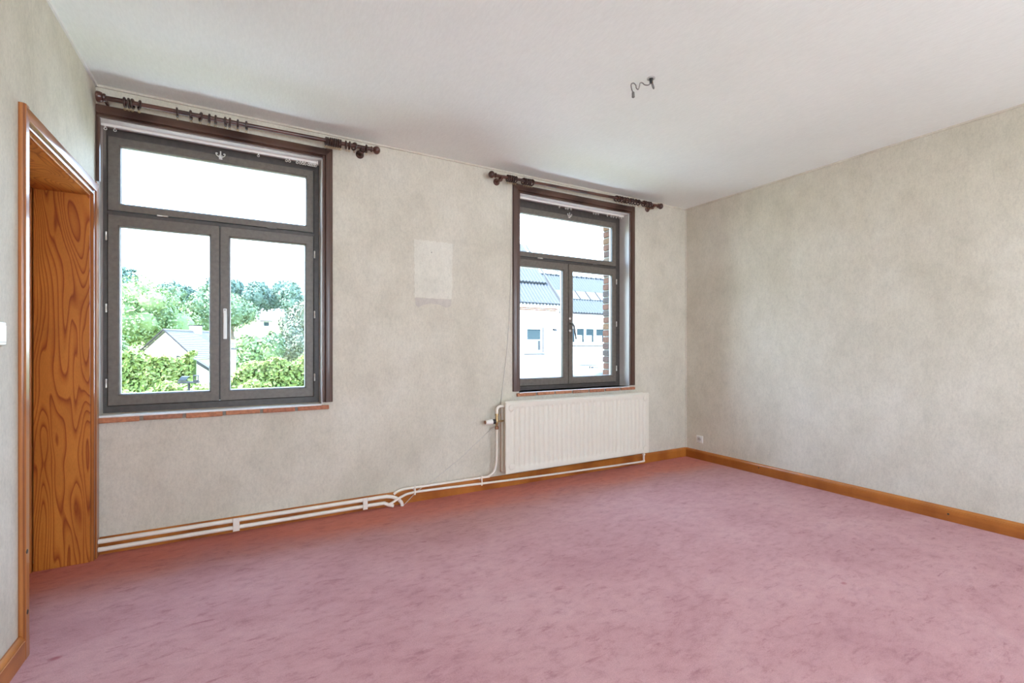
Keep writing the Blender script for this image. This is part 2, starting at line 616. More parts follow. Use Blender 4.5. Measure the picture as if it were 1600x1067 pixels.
MB().lathe((1.312, YB - 0.001, 1.99), (0, -1, 0), [(0, 0.004), (0.004, 0.004)], 8).build('nail', 'wire_grey', wall_back)
# thin plaster beads in the corners
MB().tube([(XR - 0.004, YB - 0.004, 0.09), (XR - 0.004, YB - 0.004, H)], 0.008, 6).build('corner_bead', 'wallpaper', wall_back)

wall_right = tag(box(XR, XR + 0.12, YR - 0.2, YB + 0.001, 0, H).build('wall_right', 'wallpaper'),
                 'long bare papered wall on the right, bluish in the window light', 'wall', kind='structure')

# left wall with the doorway
m = MB()
for (a, b_, c_, d_) in ((YR - 0.2, DOOR_Y0, 0, H), (DOOR_Y0, DOOR_Y1, DOOR_Z, H), (DOOR_Y1, YB + 0.001, 0, H)):
    m.box(XL - 0.235, XL, a, b_, c_, d_)
wall_left = tag(m.build('wall_left', 'wallpaper'), 'papered wall on the left with the pine-lined doorway', 'wall', kind='structure')
m = MB()
m.box(XL - 1.2, XL - 0.235, YB + 0.02, YB + 0.1, 0, H).box(XL - 1.2, XL - 0.235, DOOR_Y0 - 0.6, DOOR_Y0 - 0.5, 0, H).box(XL - 1.3, XL - 1.2, DOOR_Y0 - 0.6, YB + 0.1, 0, H)
m.build('closet_wall', 'wallpaper', wall_left)

# wall behind the camera; its two openings are added for fill light
m = MB()
wall_with_holes(m, XL, XR, 0, H, YR - 0.2, YR, [(-0.2, 1.1, 0.75, 2.45), (2.4, 3.7, 0.75, 2.45)])
wall_rear = tag(m.build('wall_rear', 'wallpaper'), 'papered wall behind the viewer with two openings added for fill light', 'wall', kind='structure')

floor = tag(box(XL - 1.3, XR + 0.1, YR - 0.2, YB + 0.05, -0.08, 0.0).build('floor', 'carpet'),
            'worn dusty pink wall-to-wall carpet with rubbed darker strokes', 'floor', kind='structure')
ceiling = tag(box(XL - 1.3, XR + 0.1, YR - 0.2, YB + 0.05, H, H + 0.12).build('ceiling', 'ceiling_paper'),
              'off-white ceiling lined with fine textured paper', 'ceiling', kind='structure')
m = MB()
m.prism([(YB, H - 0.012), (YB - 0.010, H - 0.012), (YB - 0.014, H), (YB, H)], 'x', XL, XR)
m.build('paper_edge', 'wallpaper', ceiling)
m = MB().prism([(XR, H - 0.012), (XR - 0.010, H - 0.012), (XR - 0.013, H), (XR, H)], 'y', YR, YB)
m.build('paper_edge', 'wallpaper', ceiling)
m = MB().prism([(XL, H - 0.012), (XL + 0.010, H - 0.012), (XL + 0.013, H), (XL, H)], 'y', YR, YB)
m.build('paper_edge', 'plaster_white', ceiling)

# baseboards (moulded top edge)
BH = 0.098


def base_prof(face, s):
    return [(face, 0), (face + s * 0.020, 0), (face + s * 0.020, BH - 0.024), (face + s * 0.017, BH - 0.021), (face + s * 0.018, BH - 0.017),
            (face + s * 0.013, BH - 0.006), (face + s * 0.006, BH), (face, BH)]


bb = MB().prism(base_prof(YB, -1), 'x', XL + 0.018, XR).build('baseboard_back', 'skirting_x', base=(XL, YB, 0), smooth=True)
tag(bb, 'orange-brown varnished baseboard running behind the heating pipes', 'baseboard', kind='structure')
bb = MB().prism(base_prof(XR, -1), 'y', YR, YB - 0.005).build('baseboard_right', 'skirting_y', base=(XR, YR, 0), smooth=True)
tag(bb, 'orange-brown varnished baseboard along the bare right wall', 'baseboard', kind='structure')
for yy, zz in ((2.75, 0.062), (1.35, 0.05)):
    MB().lathe((XR - 0.0195, yy, zz), (-1, 0, 0), [(0, 0.007), (0.001, 0.006)], 10).build('knot', 'dark_hole', bb)
bb = MB().prism(base_prof(XL, 1), 'y', YR, DOOR_Y0 - 0.006).build('baseboard_left', 'skirting_y', base=(XL, YR, 0), smooth=True)
tag(bb, 'short varnished baseboard in the near corner beside the doorway', 'baseboard', kind='structure')

# ================================================================== DOORWAY
door = thing('door_1', (XL, (DOOR_Y0 + DOOR_Y1) / 2, 0), 'deep doorway lined and cased in varnished orange pine', 'doorway', kind='structure')
XD = XL - 0.235
# linings
box(XD, XL, DOOR_Y1 - 0.018, DOOR_Y1, 0, DOOR_Z).build('lining_board', 'pine_board', door, bevel=0.002)
box(XD, XL, DOOR_Y0, DOOR_Y0 + 0.018, 0, DOOR_Z).build('lining_board', 'pine_board', door, bevel=0.002)
box(XD, XL, DOOR_Y0 + 0.018, DOOR_Y1 - 0.018, DOOR_Z - 0.018, DOOR_Z).build('head_lining', 'pine_head', door, bevel=0.002)
# frame at the far side of the lining with stop
for (y0, y1) in ((DOOR_Y1 - 0.036, DOOR_Y1 - 0.004), (DOOR_Y0 + 0.004, DOOR_Y0 + 0.036)):
    box(XD - 0.05, XD - 0.004, y0, y1, 0, DOOR_Z - 0.01).build('frame_post', 'pine_casing', door, bevel=0.004)
box(XD - 0.05, XD - 0.004, DOOR_Y0 + 0.036, DOOR_Y1 - 0.036, DOOR_Z - 0.05, DOOR_Z - 0.01).build('frame_head', 'pine_casing_head', door, bevel=0.004)
leaf = box(XD - 0.095, XD - 0.054, DOOR_Y0 - 0.02, DOOR_Y1 + 0.02, 0.01, DOOR_Z).build('door_leaf', 'pine_casing', door, bevel=0.003)
leaf['label'] = 'closed brown door leaf deep in the opening'


def cas_prof(a, b_, face, s):
    """cross-section of a moulded architrave: a = edge at the opening, b = outer edge"""
    w = b_ - a
    t1, t2 = 0.014, 0.021
    return [(face, a), (face + s * t1, a), (face + s * (t1 + 0.002), a + 0.06 * w), (face + s * t1, a + 0.22 * w), (face + s * (t1 - 0.003), a + 0.26 * w),
            (face + s * t2, a + 0.32 * w), (face + s * t2, a + 0.86 * w), (face + s * (t2 - 0.005), b_ - 0.03 * w), (face + s * (t2 - 0.012), b_), (face, b_)]


CW = 0.050
# side casings (x, y) section extruded in z, head (x, z) section extruded in y
MB().prism(cas_prof(DOOR_Y0 + 0.006, DOOR_Y0 - CW, XL, 1), 'z', 0.0, DOOR_Z + 0.074).build('casing_board', 'pine_casing', door, smooth=True)
MB().prism(cas_prof(DOOR_Y1 - 0.006, DOOR_Y1 + 0.082, XL, 1), 'z', 0.0, DOOR_Z + 0.074).build('casing_board', 'pine_casing', door, smooth=True)
mh = MB()
pr = [(p[0], p[1]) for p in cas_prof(DOOR_Z - 0.006, DOOR_Z + 0.074, XL + 0.0006, 1)]
n_ = len(pr)
vs, w_ = [], 0.080
for side in (0, 1):
    for (x_, z_) in pr:
        off = (z_ - (DOOR_Z - 0.006))
        y_ = DOOR_Y0 + 0.006 - off * (CW + 0.006) / w_ if side == 0 else DOOR_Y1 - 0.006 + off * 0.088 / w_
        vs.append((x_, y_, z_))
fs = [tuple(range(n_)), tuple(range(n_, 2 * n_))[::-1]] + [(i, (i + 1) % n_, n_ + (i + 1) % n_, n_ + i) for i in range(n_)]
mh.add(vs, fs).build('casing_head', 'pine_casing_head', door, smooth=True)
for (yy, zz) in ((DOOR_Y0 - 0.030, 0.18), (DOOR_Y0 - 0.034, 0.42)):
    MB().lathe((XL + 0.0205, yy, zz), (1, 0, 0), [(0, 0.010), (0.0015, 0.008)], 12).build('knot', 'dark_hole', door)


# ================================================================== WINDOWS
def ring_frame(m, x0, x1, z0, z1, w, y0, y1, ch=0.008):
    """rectangular frame (w = widths left, right, bottom, top) with a chamfered inner edge towards the room"""
    l, r, b_, t_ = w
    out = [(x0, z0), (x1, z0), (x1, z1), (x0, z1)]
    inn = [(x0 + l, z0 + b_), (x1 - r, z0 + b_), (x1 - r, z1 - t_), (x0 + l, z1 - t_)]
    ch_ = [(x0 + l - ch, z0 + b_ - ch), (x1 - r + ch, z0 + b_ - ch), (x1 - r + ch, z1 - t_ + ch), (x0 + l - ch, z1 - t_ + ch)]
    vs = [(p[0], y0, p[1]) for p in out] + [(p[0], y0, p[1]) for p in ch_] + [(p[0], y0 + ch * 1.2, p[1]) for p in inn] + \
         [(p[0], y1, p[1]) for p in inn] + [(p[0], y1, p[1]) for p in out]
    fs = []
    for a in range(5):
        b2 = (a + 1) % 5
        for k in range(4):
            fs.append((a * 4 + k, a * 4 + (k + 1) % 4, b2 * 4 + (k + 1) % 4, b2 * 4 + k))
    return m.add(vs, fs)


def hinge(x, y, z, parent):
    MB().lathe((x, y, z - 0.028), (0, 0, 1), [(0, 0.002), (0.003, 0.0055), (0.026, 0.0055), (0.0275, 0.0045), (0.029, 0.0055), (0.053, 0.0055), (0.056, 0.002)], 10).build(
        'hinge', 'pale_metal', parent, smooth=True)


def make_window(idx, OP, xs_l, xs_m, xs_r, glassL, glassR, glassU, label):
    x0, x1, z0, z1 = OP
    w = thing('window_%d' % idx, ((x0 + x1) / 2, YF, z0), label, 'window', kind='structure')
    ZS0, ZS1, ZU0, ZU1 = 0.862, 2.043, 2.073, 2.527
    GZ0, GZ1, GU0, GU1 = 0.930, 1.977, 2.121, 2.478
    y0, y1 = YF, YF + 0.062
    fx0 = x0 - 0.03 if idx == 2 else x0
    m = MB()
    ring_frame(m, fx0, x1, z0 - 0.002, z1, (xs_l - fx0, x1 - xs_r, ZS0 - z0, z1 - ZU1 - 0.003), y0 + 0.012, y1, 0.004)
    m.box(xs_l - 0.003, xs_r + 0.003, y0 + 0.012, y1, ZS1 + 0.003, ZU0 - 0.003)
    m.build('window_frame', 'frame_wood', w, bevel=0.002)
    # upper fanlight
    s = ring_frame(MB(), xs_l + 0.003, xs_r - 0.003, ZU0, ZU1, (glassU[0] - xs_l - 0.003, xs_r - 0.003 - glassU[1], GU0 - ZU0, ZU1 - GU1), y0 - 0.002, y1 - 0.008).build('fanlight_sash', 'sash_wood', w)
    panes(s, glassU[0], glassU[1], GU0, GU1)
    # two casements
    sl = ring_frame(MB(), xs_l + 0.003, xs_m - 0.004, ZS0, ZS1, (glassL[0] - xs_l - 0.003, xs_m - 0.004 - glassL[1], GZ0 - ZS0, ZS1 - GZ1), y0 - 0.002, y1 - 0.008).build('casement_sash', 'sash_wood', w)
    panes(sl, glassL[0], glassL[1], GZ0, GZ1)
    sr = ring_frame(MB(), xs_m + 0.004, xs_r - 0.003, ZS0, ZS1, (glassR[0] - xs_m - 0.004, xs_r - 0.003 - glassR[1], GZ0 - ZS0, ZS1 - GZ1), y0 - 0.002, y1 - 0.008).build('casement_sash', 'sash_wood', w)
    panes(sr, glassR[0], glassR[1], GZ0, GZ1)
    box(xs_m - 0.012, xs_m + 0.012, y0 + 0.018, y1, ZS0 + 0.003, ZS1 - 0.003).build('meeting_strip', 'frame_wood', w)
    for zz in (1.91, 1.465, 1.00):
        hinge(xs_l - 0.006, y0 - 0.001, zz, sl)
        hinge(xs_r + 0.006, y0 - 0.001, zz, sr)
    for xx in (xs_l + 0.25 * (xs_r - xs_l) - 0.02, xs_l + 0.75 * (xs_r - xs_l) + 0.02):
        MB().lathe((xx - 0.03, y0 - 0.003, ZU0 - 0.004), (1, 0, 0), [(0, 0.003), (0.003, 0.006), (0.028, 0.006), (0.030, 0.005), (0.032, 0.006), (0.057, 0.006), (0.06, 0.003)], 10).build(
            'fanlight_hinge', 'pale_metal' if xx < xs_m else 'wire_grey', s, smooth=True)
    # small spring latch at the top of the fanlight
    xc = xs_m + 0.005
    m = MB().box(xc - 0.010, xc + 0.010, y0 - 0.012, y0 - 0.001, ZU1 - 0.030, ZU1 - 0.002)
    m.lathe((xc, y0 - 0.010, ZU1 - 0.010), (0, -1, 0), [(0, 0.007), (0.012, 0.007), (0.016, 0.004)], 12)
    m.tube(smooth_path([(xc - 0.005, y0 - 0.014, ZU1 - 0.02), (xc - 0.022, y0 - 0.016, ZU1 - 0.008), (xc - 0.026, y0 - 0.016, ZU1 + 0.006), (xc - 0.016, y0 - 0.016, ZU1 + 0.004)], 5), 0.0035, 6)
    m.tube(smooth_path([(xc + 0.005, y0 - 0.014, ZU1 - 0.02), (xc + 0.022, y0 - 0.016, ZU1 - 0.008), (xc + 0.026, y0 - 0.016, ZU1 + 0.006), (xc + 0.016, y0 - 0.016, ZU1 + 0.004)], 5), 0.0035, 6)
    m.tube([(xc, y0 - 0.012, ZU1 - 0.004), (xc, y0 - 0.014, ZU1 + 0.022)], 0.0045, 6)
    m.build('spring_latch', 'pale_metal', s, smooth=True)
    return w, sl, sr


def panes(parent, x0, x1, z0, z1):
    e = 0.007
    box(x0 - e, x1 + e, YF + 0.026, YF + 0.030, z0 - e, z1 + e).build('pane', 'glass', parent)
    m = MB()
    ring_frame(m, x0 - 0.002, x1 + 0.002, z0 - 0.002, z1 + 0.002, (0.005,) * 4, YF + 0.0305, YF + 0.043, 0.001)
    m.build('glazing_spacer', 'spacer_metal', parent)


w1, w1l, w1r = make_window(1, O1, -0.738, -0.149, 0.442, (-0.680, -0.208), (-0.089, 0.385), (-0.676, 0.391),
                           'large dark-stained casement window with a view of garden, hedge and wooded hill')
w2, w2l, w2r = make_window(2, O2, 2.150, 2.774, 3.394, (2.205, 2.711), (2.836, 3.343), (2.205, 3.345),
                           'dark-stained casement window above the radiator facing a white building')

# handles
hx = -0.119
m = MB().box(hx - 0.011, hx + 0.011, YF - 0.012, YF - 0.002, 1.452, 1.486)
m.build('handle_plate', 'silver_paint', w1r, bevel=0.003)
MB().lathe((hx, YF - 0.012, 1.476), (0, -1, 0), [(0, 0.004), (0.002, 0.004)], 10).build('screw', 'wire_grey', w1r)
m = MB().box(hx - 0.010, hx + 0.012, YF - 0.040, YF - 0.026, 1.278, 1.452)
m.box(hx - 0.008, hx + 0.008, YF - 0.030, YF - 0.006, 1.430, 1.450)
m.build('handle_lever', 'silver_paint', w1r, bevel=0.004)
hx = 2.792
for zz in (1.505, 1.385):
    MB().lathe((hx, YF - 0.002, zz), (0, -1, 0), [(0, 0.013), (0.006, 0.013), (0.009, 0.009)], 14).build('handle_rose', 'pale_metal', w2r, smooth=True)
MB().tube([(hx, YF - 0.004, 1.455), (hx + 0.004, YF - 0.045, 1.452), (hx + 0.012, YF - 0.052, 1.43), (hx + 0.036, YF - 0.056, 1.300)], [0.009, 0.009, 0.010, 0.008], 10).build('handle_lever', 'wire_grey', w2r, smooth=True)

# reveals: plaster boards, casings and sills
trim1 = thing('trim_1', (O1[1], YB, 0.81), 'dark brown moulded casing around the garden window', 'window casing', kind='structure')
trim2 = thing('trim_2', (2.8, YB, 0.81), 'dark brown moulded casing around the window above the radiator', 'window casing', kind='structure')


def casing(tr, x_in_l, x_in_r, zt, w, zb, left=True, right=True, endx=None):
    # section in (y, x): face = YB, s = -1
    if right:
        pr = cas_prof(x_in_r, x_in_r + w, YB, -1)
        MB().prism([(p[1], p[0]) for p in pr], 'z', zb, zt + w * 1.1).build('casing_board', 'window_casing', tr, smooth=True)
    if left:
        pr = cas_prof(x_in_l, x_in_l - w, YB, -1)
        MB().prism([(p[1], p[0]) for p in pr], 'z', zb, zt + w * 1.1).build('casing_board', 'window_casing', tr, smooth=True)
    pr = cas_prof(zt, zt + w * 1.1, YB - 0.0006, -1)
    a = x_in_l - (w if left else 0)
    b_ = x_in_r + w
    n2 = len(pr)
    vs = []
    for side in (0, 1):
        for (y_, z_) in pr:
            f_ = (z_ - zt) / 1.1
            x_ = (x_in_l - f_ if left else x_in_l) if side == 0 else x_in_r + f_
            vs.append((x_, y_, z_))
    fs = [tuple(range(n2)), tuple(range(n2, 2 * n2))[::-1]] + [(i, (i + 1) % n2, n2 + (i + 1) % n2, n2 + i) for i in range(n2)]
    MB().add(vs, fs).build('casing_head', 'window_casing_head', tr, smooth=True)


casing(trim1, XL + 0.004, O1[1], O1[3] - 0.012, 0.069, 0.826, left=False)
casing(trim2, O2[0] + 0.008, O2[1], O2[3] - 0.010, 0.071, 0.828)
# varnished reveal boards
for tr, O in ((trim1, O1), (trim2, O2)):
    xl, xr, zb, zt = O
    box(xr - 0.006, xr + 0.004, YB - 0.004, YF + 0.010, zb, zt).build('reveal_board', 'reveal_board', tr)
    box(xl - 0.004 if tr is trim2 else xl, xl + 0.006, YB + 0.001, YF + 0.010, zb, zt).build('reveal_board', 'reveal_board', tr)
    box(xl + 0.006, xr - 0.006, YB - 0.004, YF + 0.010, zt - 0.016, zt + 0.002).build('soffit_board', 'reveal_board', tr)
# cut strip left of the garden window, in the room corner
strip = MB().prism([(XL, YB), (XL + 0.006, YB - 0.014), (XL + 0.020, YB - 0.016), (XL + 0.022, YB)], 'z', 2.205, 2.655).build('casing_strip', 'window_casing', trim1)

# brick sills
for idx, (O, x_a, x_b, zt, zb) in enumerate(((O1, XL + 0.002, 0.528, 0.811, 0.773), (O2, 2.107, 3.521, 0.817, 0.781))):
    sl = thing('trim_%d' % (idx + 3), ((x_a + x_b) / 2, YB, zb), ('white-topped brick window sill under the garden window', 'chipped brick window sill just above the radiator')[idx], 'window sill', kind='structure')
    # painted top slab
    rr = random.Random(20 + idx)
    top = []
    nx = 40
    xt0, xt1 = O[0] + (0.001 if idx == 0 else 0.004), O[1] - 0.008
    for i in range(nx + 1):
        s = i / nx
        top.append((xt0 + (xt1 - xt0) * s, YB - 0.022 + rr.uniform(-0.003, 0.005)))
    top += [(xt1, YF + 0.014), (xt0, YF + 0.014)]
    MB().prism(top, 'z', zt - 0.006, zt + 0.001).build('sill_top', 'sill_paint', sl)
    # bricks laid flat along the edge, each ~21 cm
    n_b = 6 if idx == 0 else 7
    L = (x_b - x_a) / n_b
    m = MB().box(x_a + 0.004, x_b - 0.004, YB - 0.016, YB + 0.06, zb + 0.003, zt - 0.007)
    m.build('mortar_bed', 'mortar', sl)
    for i in range(n_b):
        bx0 = x_a + i * L + (0.009 if i else 0)
        bx1 = x_a + (i + 1) * L - (0.009 if i < n_b - 1 else 0)
        dz = rr.uniform(-0.0025, 0.0015)
        br = box(bx0, bx1, YB - 0.027 + rr.uniform(-0.003, 0.003), YB + 0.06, zb + dz + rr.uniform(0, 0.004), zt - 0.0065 + dz * 0.3)
        br.build('brick', 'sill_brick_%d' % rr.randrange(3), sl, bevel=0.004)

# ================================================================== CURTAIN TRACKS
def track(x0, x1, z, gl, label):
    tr = thing('curtain_track', ((x0 + x1) / 2, YB + 0.06, z), label, 'curtain track')
    MB().prism([(YB + 0.054, z), (YB + 0.068, z), (YB + 0.068, z + 0.012), (YB + 0.072, z + 0.016), (YB + 0.050, z + 0.016), (YB + 0.054, z + 0.012)], 'x', x0, x1).build('rail', 'track_white', tr, bevel=0.0015)
    for x in gl:
        m = MB().box(x - 0.003, x + 0.003, YB + 0.056, YB + 0.066, z - 0.008, z + 0.002)
        m.tube([(x + 0.007 * math.cos(a), YB + 0.061, z - 0.015 + 0.007 * math.sin(a)) for a in [k * math.pi / 5 for k in range(10)]], 0.002, 5, closed=True)
        m.build('glider', 'track_white', tr)
    m = MB().box(x1 - 0.002, x1 + 0.008, YB + 0.048, YB + 0.074, z - 0.005, z + 0.018)
    m.build('end_stop', 'track_white', tr, bevel=0.002)
    return tr


track(XL + 0.012, 0.455, 2.562, [-0.735, -0.690, 0.08, 0.255, 0.275, 0.325, 0.345, 0.362, 0.378, 0.400, 0.412, 0.424, 0.436, 0.447],
      'slim white curtain track with small gliders under the head of the garden window')
track(O2[0] + 0.02, 3.425, 2.580, [2.62, 2.695, 2.72, 2.76, 3.04, 3.07, 3.10, 3.22, 3.27, 3.30, 3.34, 3.38, 3.41],
      'slim white curtain track with small gliders above the window over the radiator')

# ================================================================== CURTAIN RODS AND RINGS
YROD = YB - 0.090


def rod(x0, x1, zl, zr, label, left_ball, brackets):
    r = thing('curtain_rod', ((x0 + x1) / 2, YROD, (zl + zr) / 2), label, 'curtain rod')

    def P(x):
        return (x, YROD, zl + (zr - zl) * (x - x0) / (x1 - x0))
    MB().tube([P(x0), P(x1)], 0.0135, 16).build('pole', 'rod_wood', r, smooth=True)
    ball = [(0, 0.013), (0.004, 0.020), (0.010, 0.021), (0.014, 0.014), (0.020, 0.013), (0.026, 0.021), (0.034, 0.027), (0.044, 0.030), (0.054, 0.0285), (0.064, 0.021), (0.070, 0.011), (0.072, 0.002)]
    stub = [(0, 0.013), (0.004, 0.022), (0.012, 0.024), (0.015, 0.020), (0.018, 0.026), (0.030, 0.030), (0.042, 0.030), (0.046, 0.026)]
    MB().lathe(P(x1), (1, 0, 0), ball, 22).build('finial', 'rod_wood', r, smooth=True)
    MB().lathe(P(x0), (-1, 0, 0), ball if left_ball else stub, 22).build('finial', 'rod_wood', r, smooth=True)
    for bx in brackets:
        p = P(bx)
        m = MB()
        m.lathe((bx, YB, p[2] - 0.022), (0, -1, 0), [(0, 0.030), (0.008, 0.030), (0.012, 0.024), (0.018, 0.016), (0.055, 0.013), (0.066, 0.018), (0.080, 0.020)], 18)
        m.build('bracket', 'rod_wood', r, smooth=True)
        m = MB()
        cup = []
        for k in range(13):
            a = math.radians(195 + 150 * k / 12)
            cup.append((YROD + 0.0150 * math.cos(a), p[2] + 0.0150 * math.sin(a)))
        for k in range(13):
            a = math.radians(345 - 150 * k / 12)
            cup.append((YROD + 0.0270 * math.cos(a), p[2] + 0.0270 * math.sin(a)))
        m.prism(cup, 'x', bx - 0.012, bx + 0.012).build('cup', 'rod_wood', r, bevel=0.002)
    return r, P


rod1, P1_ = rod(-0.700, 0.806, 2.671, 2.690, 'long dark wooden curtain rod above the garden window, its left end against the corner', False, (0.748,))
p = P1_(-0.712)
MB().lathe((p[0], YB, p[2]), (0, -1, 0), [(0, 0.010), (0.075, 0.008), (0.085, 0.007)], 12).build('bracket', 'rod_wood', rod1, smooth=True)
rod2, P2_ = rod(1.858, 3.775, 2.684, 2.712, 'dark wooden curtain rod with two ball finials above the radiator window', True, (1.905, 3.715))

# ring prototype (thing + eyelet)
ring_me = MB()
R0 = 0.0250
ring_me.tube([(0, R0 * math.cos(a), R0 * math.sin(a)) for a in [2 * math.pi * k / 20 for k in range(20)]], 0.0060, 8, closed=True)
eye_me = MB()
eye_me.tube([(0.0, 0, -R0 - 0.004), (0.0, 0, -R0 - 0.009)], 0.002, 6)
eye_me.tube([(0.0058 * math.cos(a), 0, -R0 - 0.0145 + 0.0058 * math.sin(a)) for a in [2 * math.pi * k / 12 for k in range(12)]], 0.0015, 6, closed=True)
ring_proto = ring_me.build('curtain_ring', 'ring_wood', smooth=True)
eye_proto = eye_me.build('eyelet', 'brass', ring_proto, smooth=True)
ring_used = [False]


def place_ring(P, x, label, group, tilt=0.0, yawr=0.0):
    p = P(x)
    if not ring_used[0]:
        o, ey = ring_proto, eye_proto
        ring_used[0] = True
    else:
        o = ring_proto.copy()
        COL.objects.link(o)
        ey = eye_proto.copy()
        COL.objects.link(ey)
        ey.parent = o
    o.location = (p[0], p[1], p[2] - (R0 - 0.0060 - 0.0138))
    o.rotation_euler = (0, tilt, yawr)
    tag(o, label, 'curtain ring', group)
    return o


rr = random.Random(3)


def rings(P, xs, label, group, tilts={}):
    ORD = ('first', 'second', 'third', 'fourth', 'fifth', 'sixth', 'seventh', 'eighth', 'ninth')
    for i, x in enumerate(xs):
        tl, yw = tilts.get(i, (rr.uniform(-0.06, 0.06), rr.uniform(-0.12, 0.12)))
        place_ring(P, x, '%s %s' % (ORD[i], label), group, tl, yw)


G1, G2, G3 = 'rings on the left end of the long rod', 'rings spread along the middle of the long rod', 'rings bunched on the right end of the long rod'
rings(P1_, [-0.617, -0.598, -0.580], 'dark ring from the room corner on the long rod', G1)
place_ring(P1_, -0.548, 'tilted dark ring, fourth from the room corner on the long rod', G1, 0.05, 0.35)
rings(P1_, [-0.364, -0.294], 'of two spaced dark rings left of the tilted ring midway along the long rod', G2)
place_ring(P1_, -0.243, 'strongly tilted dark ring midway along the long rod', G2, 0.05, 0.35)
rings(P1_, [-0.197, -0.163, -0.110, -0.086], 'dark ring right of the tilted one midway along the long rod', G2)
rings(P1_, [-0.041, 0.008], 'of two dark rings just before the bare stretch of the long rod', G2)
rings(P1_, [0.497, 0.511, 0.525, 0.538, 0.552, 0.566, 0.581, 0.596], 'dark ring from the left in the bunch above the garden window right casing', G3)
rings(P1_, [0.633, 0.657, 0.690], 'of three dark rings just left of the bracket on the long rod', G3, {2: (0.05, 0.5)})
place_ring(P1_, 0.776, 'dark wooden ring between bracket and ball finial of the long rod', G3)
G4, G5 = 'rings on the left end of the rod above the radiator', 'rings on the right end of the rod above the radiator'
rings(P2_, [1.968, 1.988, 2.008, 2.028, 2.048], 'dark ring from the left in the bunch beside the left finial above the radiator', G4)
rings(P2_, [2.130, 2.152, 2.174, 2.194, 2.214], 'dark ring from the left in the bunch above the radiator window left casing', G4, {0: (0, 0.5), 4: (0, 0.5)})
rings(P2_, [3.205, 3.245, 3.275, 3.315, 3.345, 3.39, 3.42, 3.46, 3.50], 'dark ring in the long bunch at the right above the radiator window', G5, {0: (0, 0.5), 4: (0.0, 0.45)})
rings(P2_, [3.575, 3.605, 3.64, 3.668], 'of four dark rings beside the right bracket above the radiator window', G5)

# ================================================================== RADIATOR
RX0, RX1, RZ0, RZ1 = 1.930, 3.620, 0.137, 0.755
RF, RBk = YB - 0.122, YB - 0.045
rad = thing('radiator', ((RX0 + RX1) / 2, YB - 0.08, 0), 'white ribbed steel panel radiator hung under the right window', 'radiator')
pit = 0.050
n_ch = 32
c0 = (RX0 + RX1) / 2 - (n_ch - 1) * pit / 2
xs = [RX0, RX0 + 0.004]
dep = [0.010, 0.0]
gp = [(-0.0215, 0), (-0.0155, 0.0060), (-0.0090, 0.0085), (0.0090, 0.0085), (0.0155, 0.0060), (0.0215, 0)]
for i in range(n_ch):
    for (dx, dd) in gp:
        xs.append(c0 + i * pit + dx)
        dep.append(dd)
xs += [RX1 - 0.004, RX1]
dep += [0.0, 0.010]
zs = [(RZ0, 0, 0.010), (RZ0 + 0.004, 0, 0), (RZ0 + 0.046, 0, 0), (RZ0 + 0.054, 0.7, 0), (RZ0 + 0.060, 0.95, 0), (RZ0 + 0.08, 1, 0),
      (RZ1 - 0.08, 1, 0), (RZ1 - 0.060, 0.95, 0), (RZ1 - 0.054, 0.7, 0), (RZ1 - 0.046, 0, 0), (RZ1 - 0.012, 0, 0), (RZ1, 0, 0.012)]
m = MB()
vs = []
for (z, amt, edge) in zs:
    for i, x in enumerate(xs):
        dd = dep[i] if i in (0, len(xs) - 1) else dep[i] * amt
        vs.append((x, RF + max(dd, edge), z))
nx = len(xs)
fs = [(r * nx + i, r * nx + i + 1, (r + 1) * nx + i + 1, (r + 1) * nx + i) for r in range(len(zs) - 1) for i in range(nx - 1)]
m.add(vs, fs)
m.box(RX0 + 0.002, RX1 - 0.002, RF + 0.0095, RF + 0.016, RZ0 + 0.002, RZ1 - 0.002)
fp = m.build('front_panel', 'white_enamel', rad, smooth=True)
box(RX0 + 0.006, RX1 - 0.006, RBk, RBk + 0.014, RZ0 + 0.004, RZ1 - 0.004).build('back_panel', 'white_enamel', rad, bevel=0.004)
box(RX0 + 0.03, RX1 - 0.03, RF + 0.017, RBk - 0.001, RZ0 + 0.05, RZ1 - 0.07).build('convector', 'white_enamel', rad)
# header tubes between the panels, seen from the end
for zz in (RZ1 - 0.040, RZ0 + 0.040):
    MB().tube([(RX0 + 0.03, (RF + RBk) / 2 + 0.008, zz), (RX1 - 0.03, (RF + RBk) / 2 + 0.008, zz)], 0.018, 12).build('header_tube', 'white_enamel', rad, smooth=True)
for (bx, bz) in ((RX0 + 0.060, RZ1 - 0.055), (RX1 - 0.052, RZ1 - 0.055), (RX0 + 0.062, RZ0 + 0.060), (RX1 - 0.052, RZ0 + 0.050)):
    MB().lathe((bx, RF + 0.001, bz), (0, -1, 0), [(0, 0.030), (0.004, 0.0285), (0.007, 0.022), (0.0085, 0.012), (0.009, 0.002)], 20).build('corner_boss', 'white_enamel', rad, smooth=True)
for bx in (RX0 + 0.28, RX1 - 0.28):
    box(bx - 0.02, bx + 0.02, RBk + 0.010, YB, RZ1 - 0.14, RZ1 - 0.05).build('wall_bracket', 'old_bracket', rad)
    box(bx - 0.02, bx + 0.02, RBk + 0.010, YB, RZ0 + 0.05, RZ0 + 0.12).build('wall_bracket', 'old_bracket', rad)
box(RX0 + 0.012, RX0 + 0.030, RBk + 0.016, YB - 0.0005, RZ0 + 0.0, RZ1 - 0.11).build('side_batten', 'old_bracket', rad)
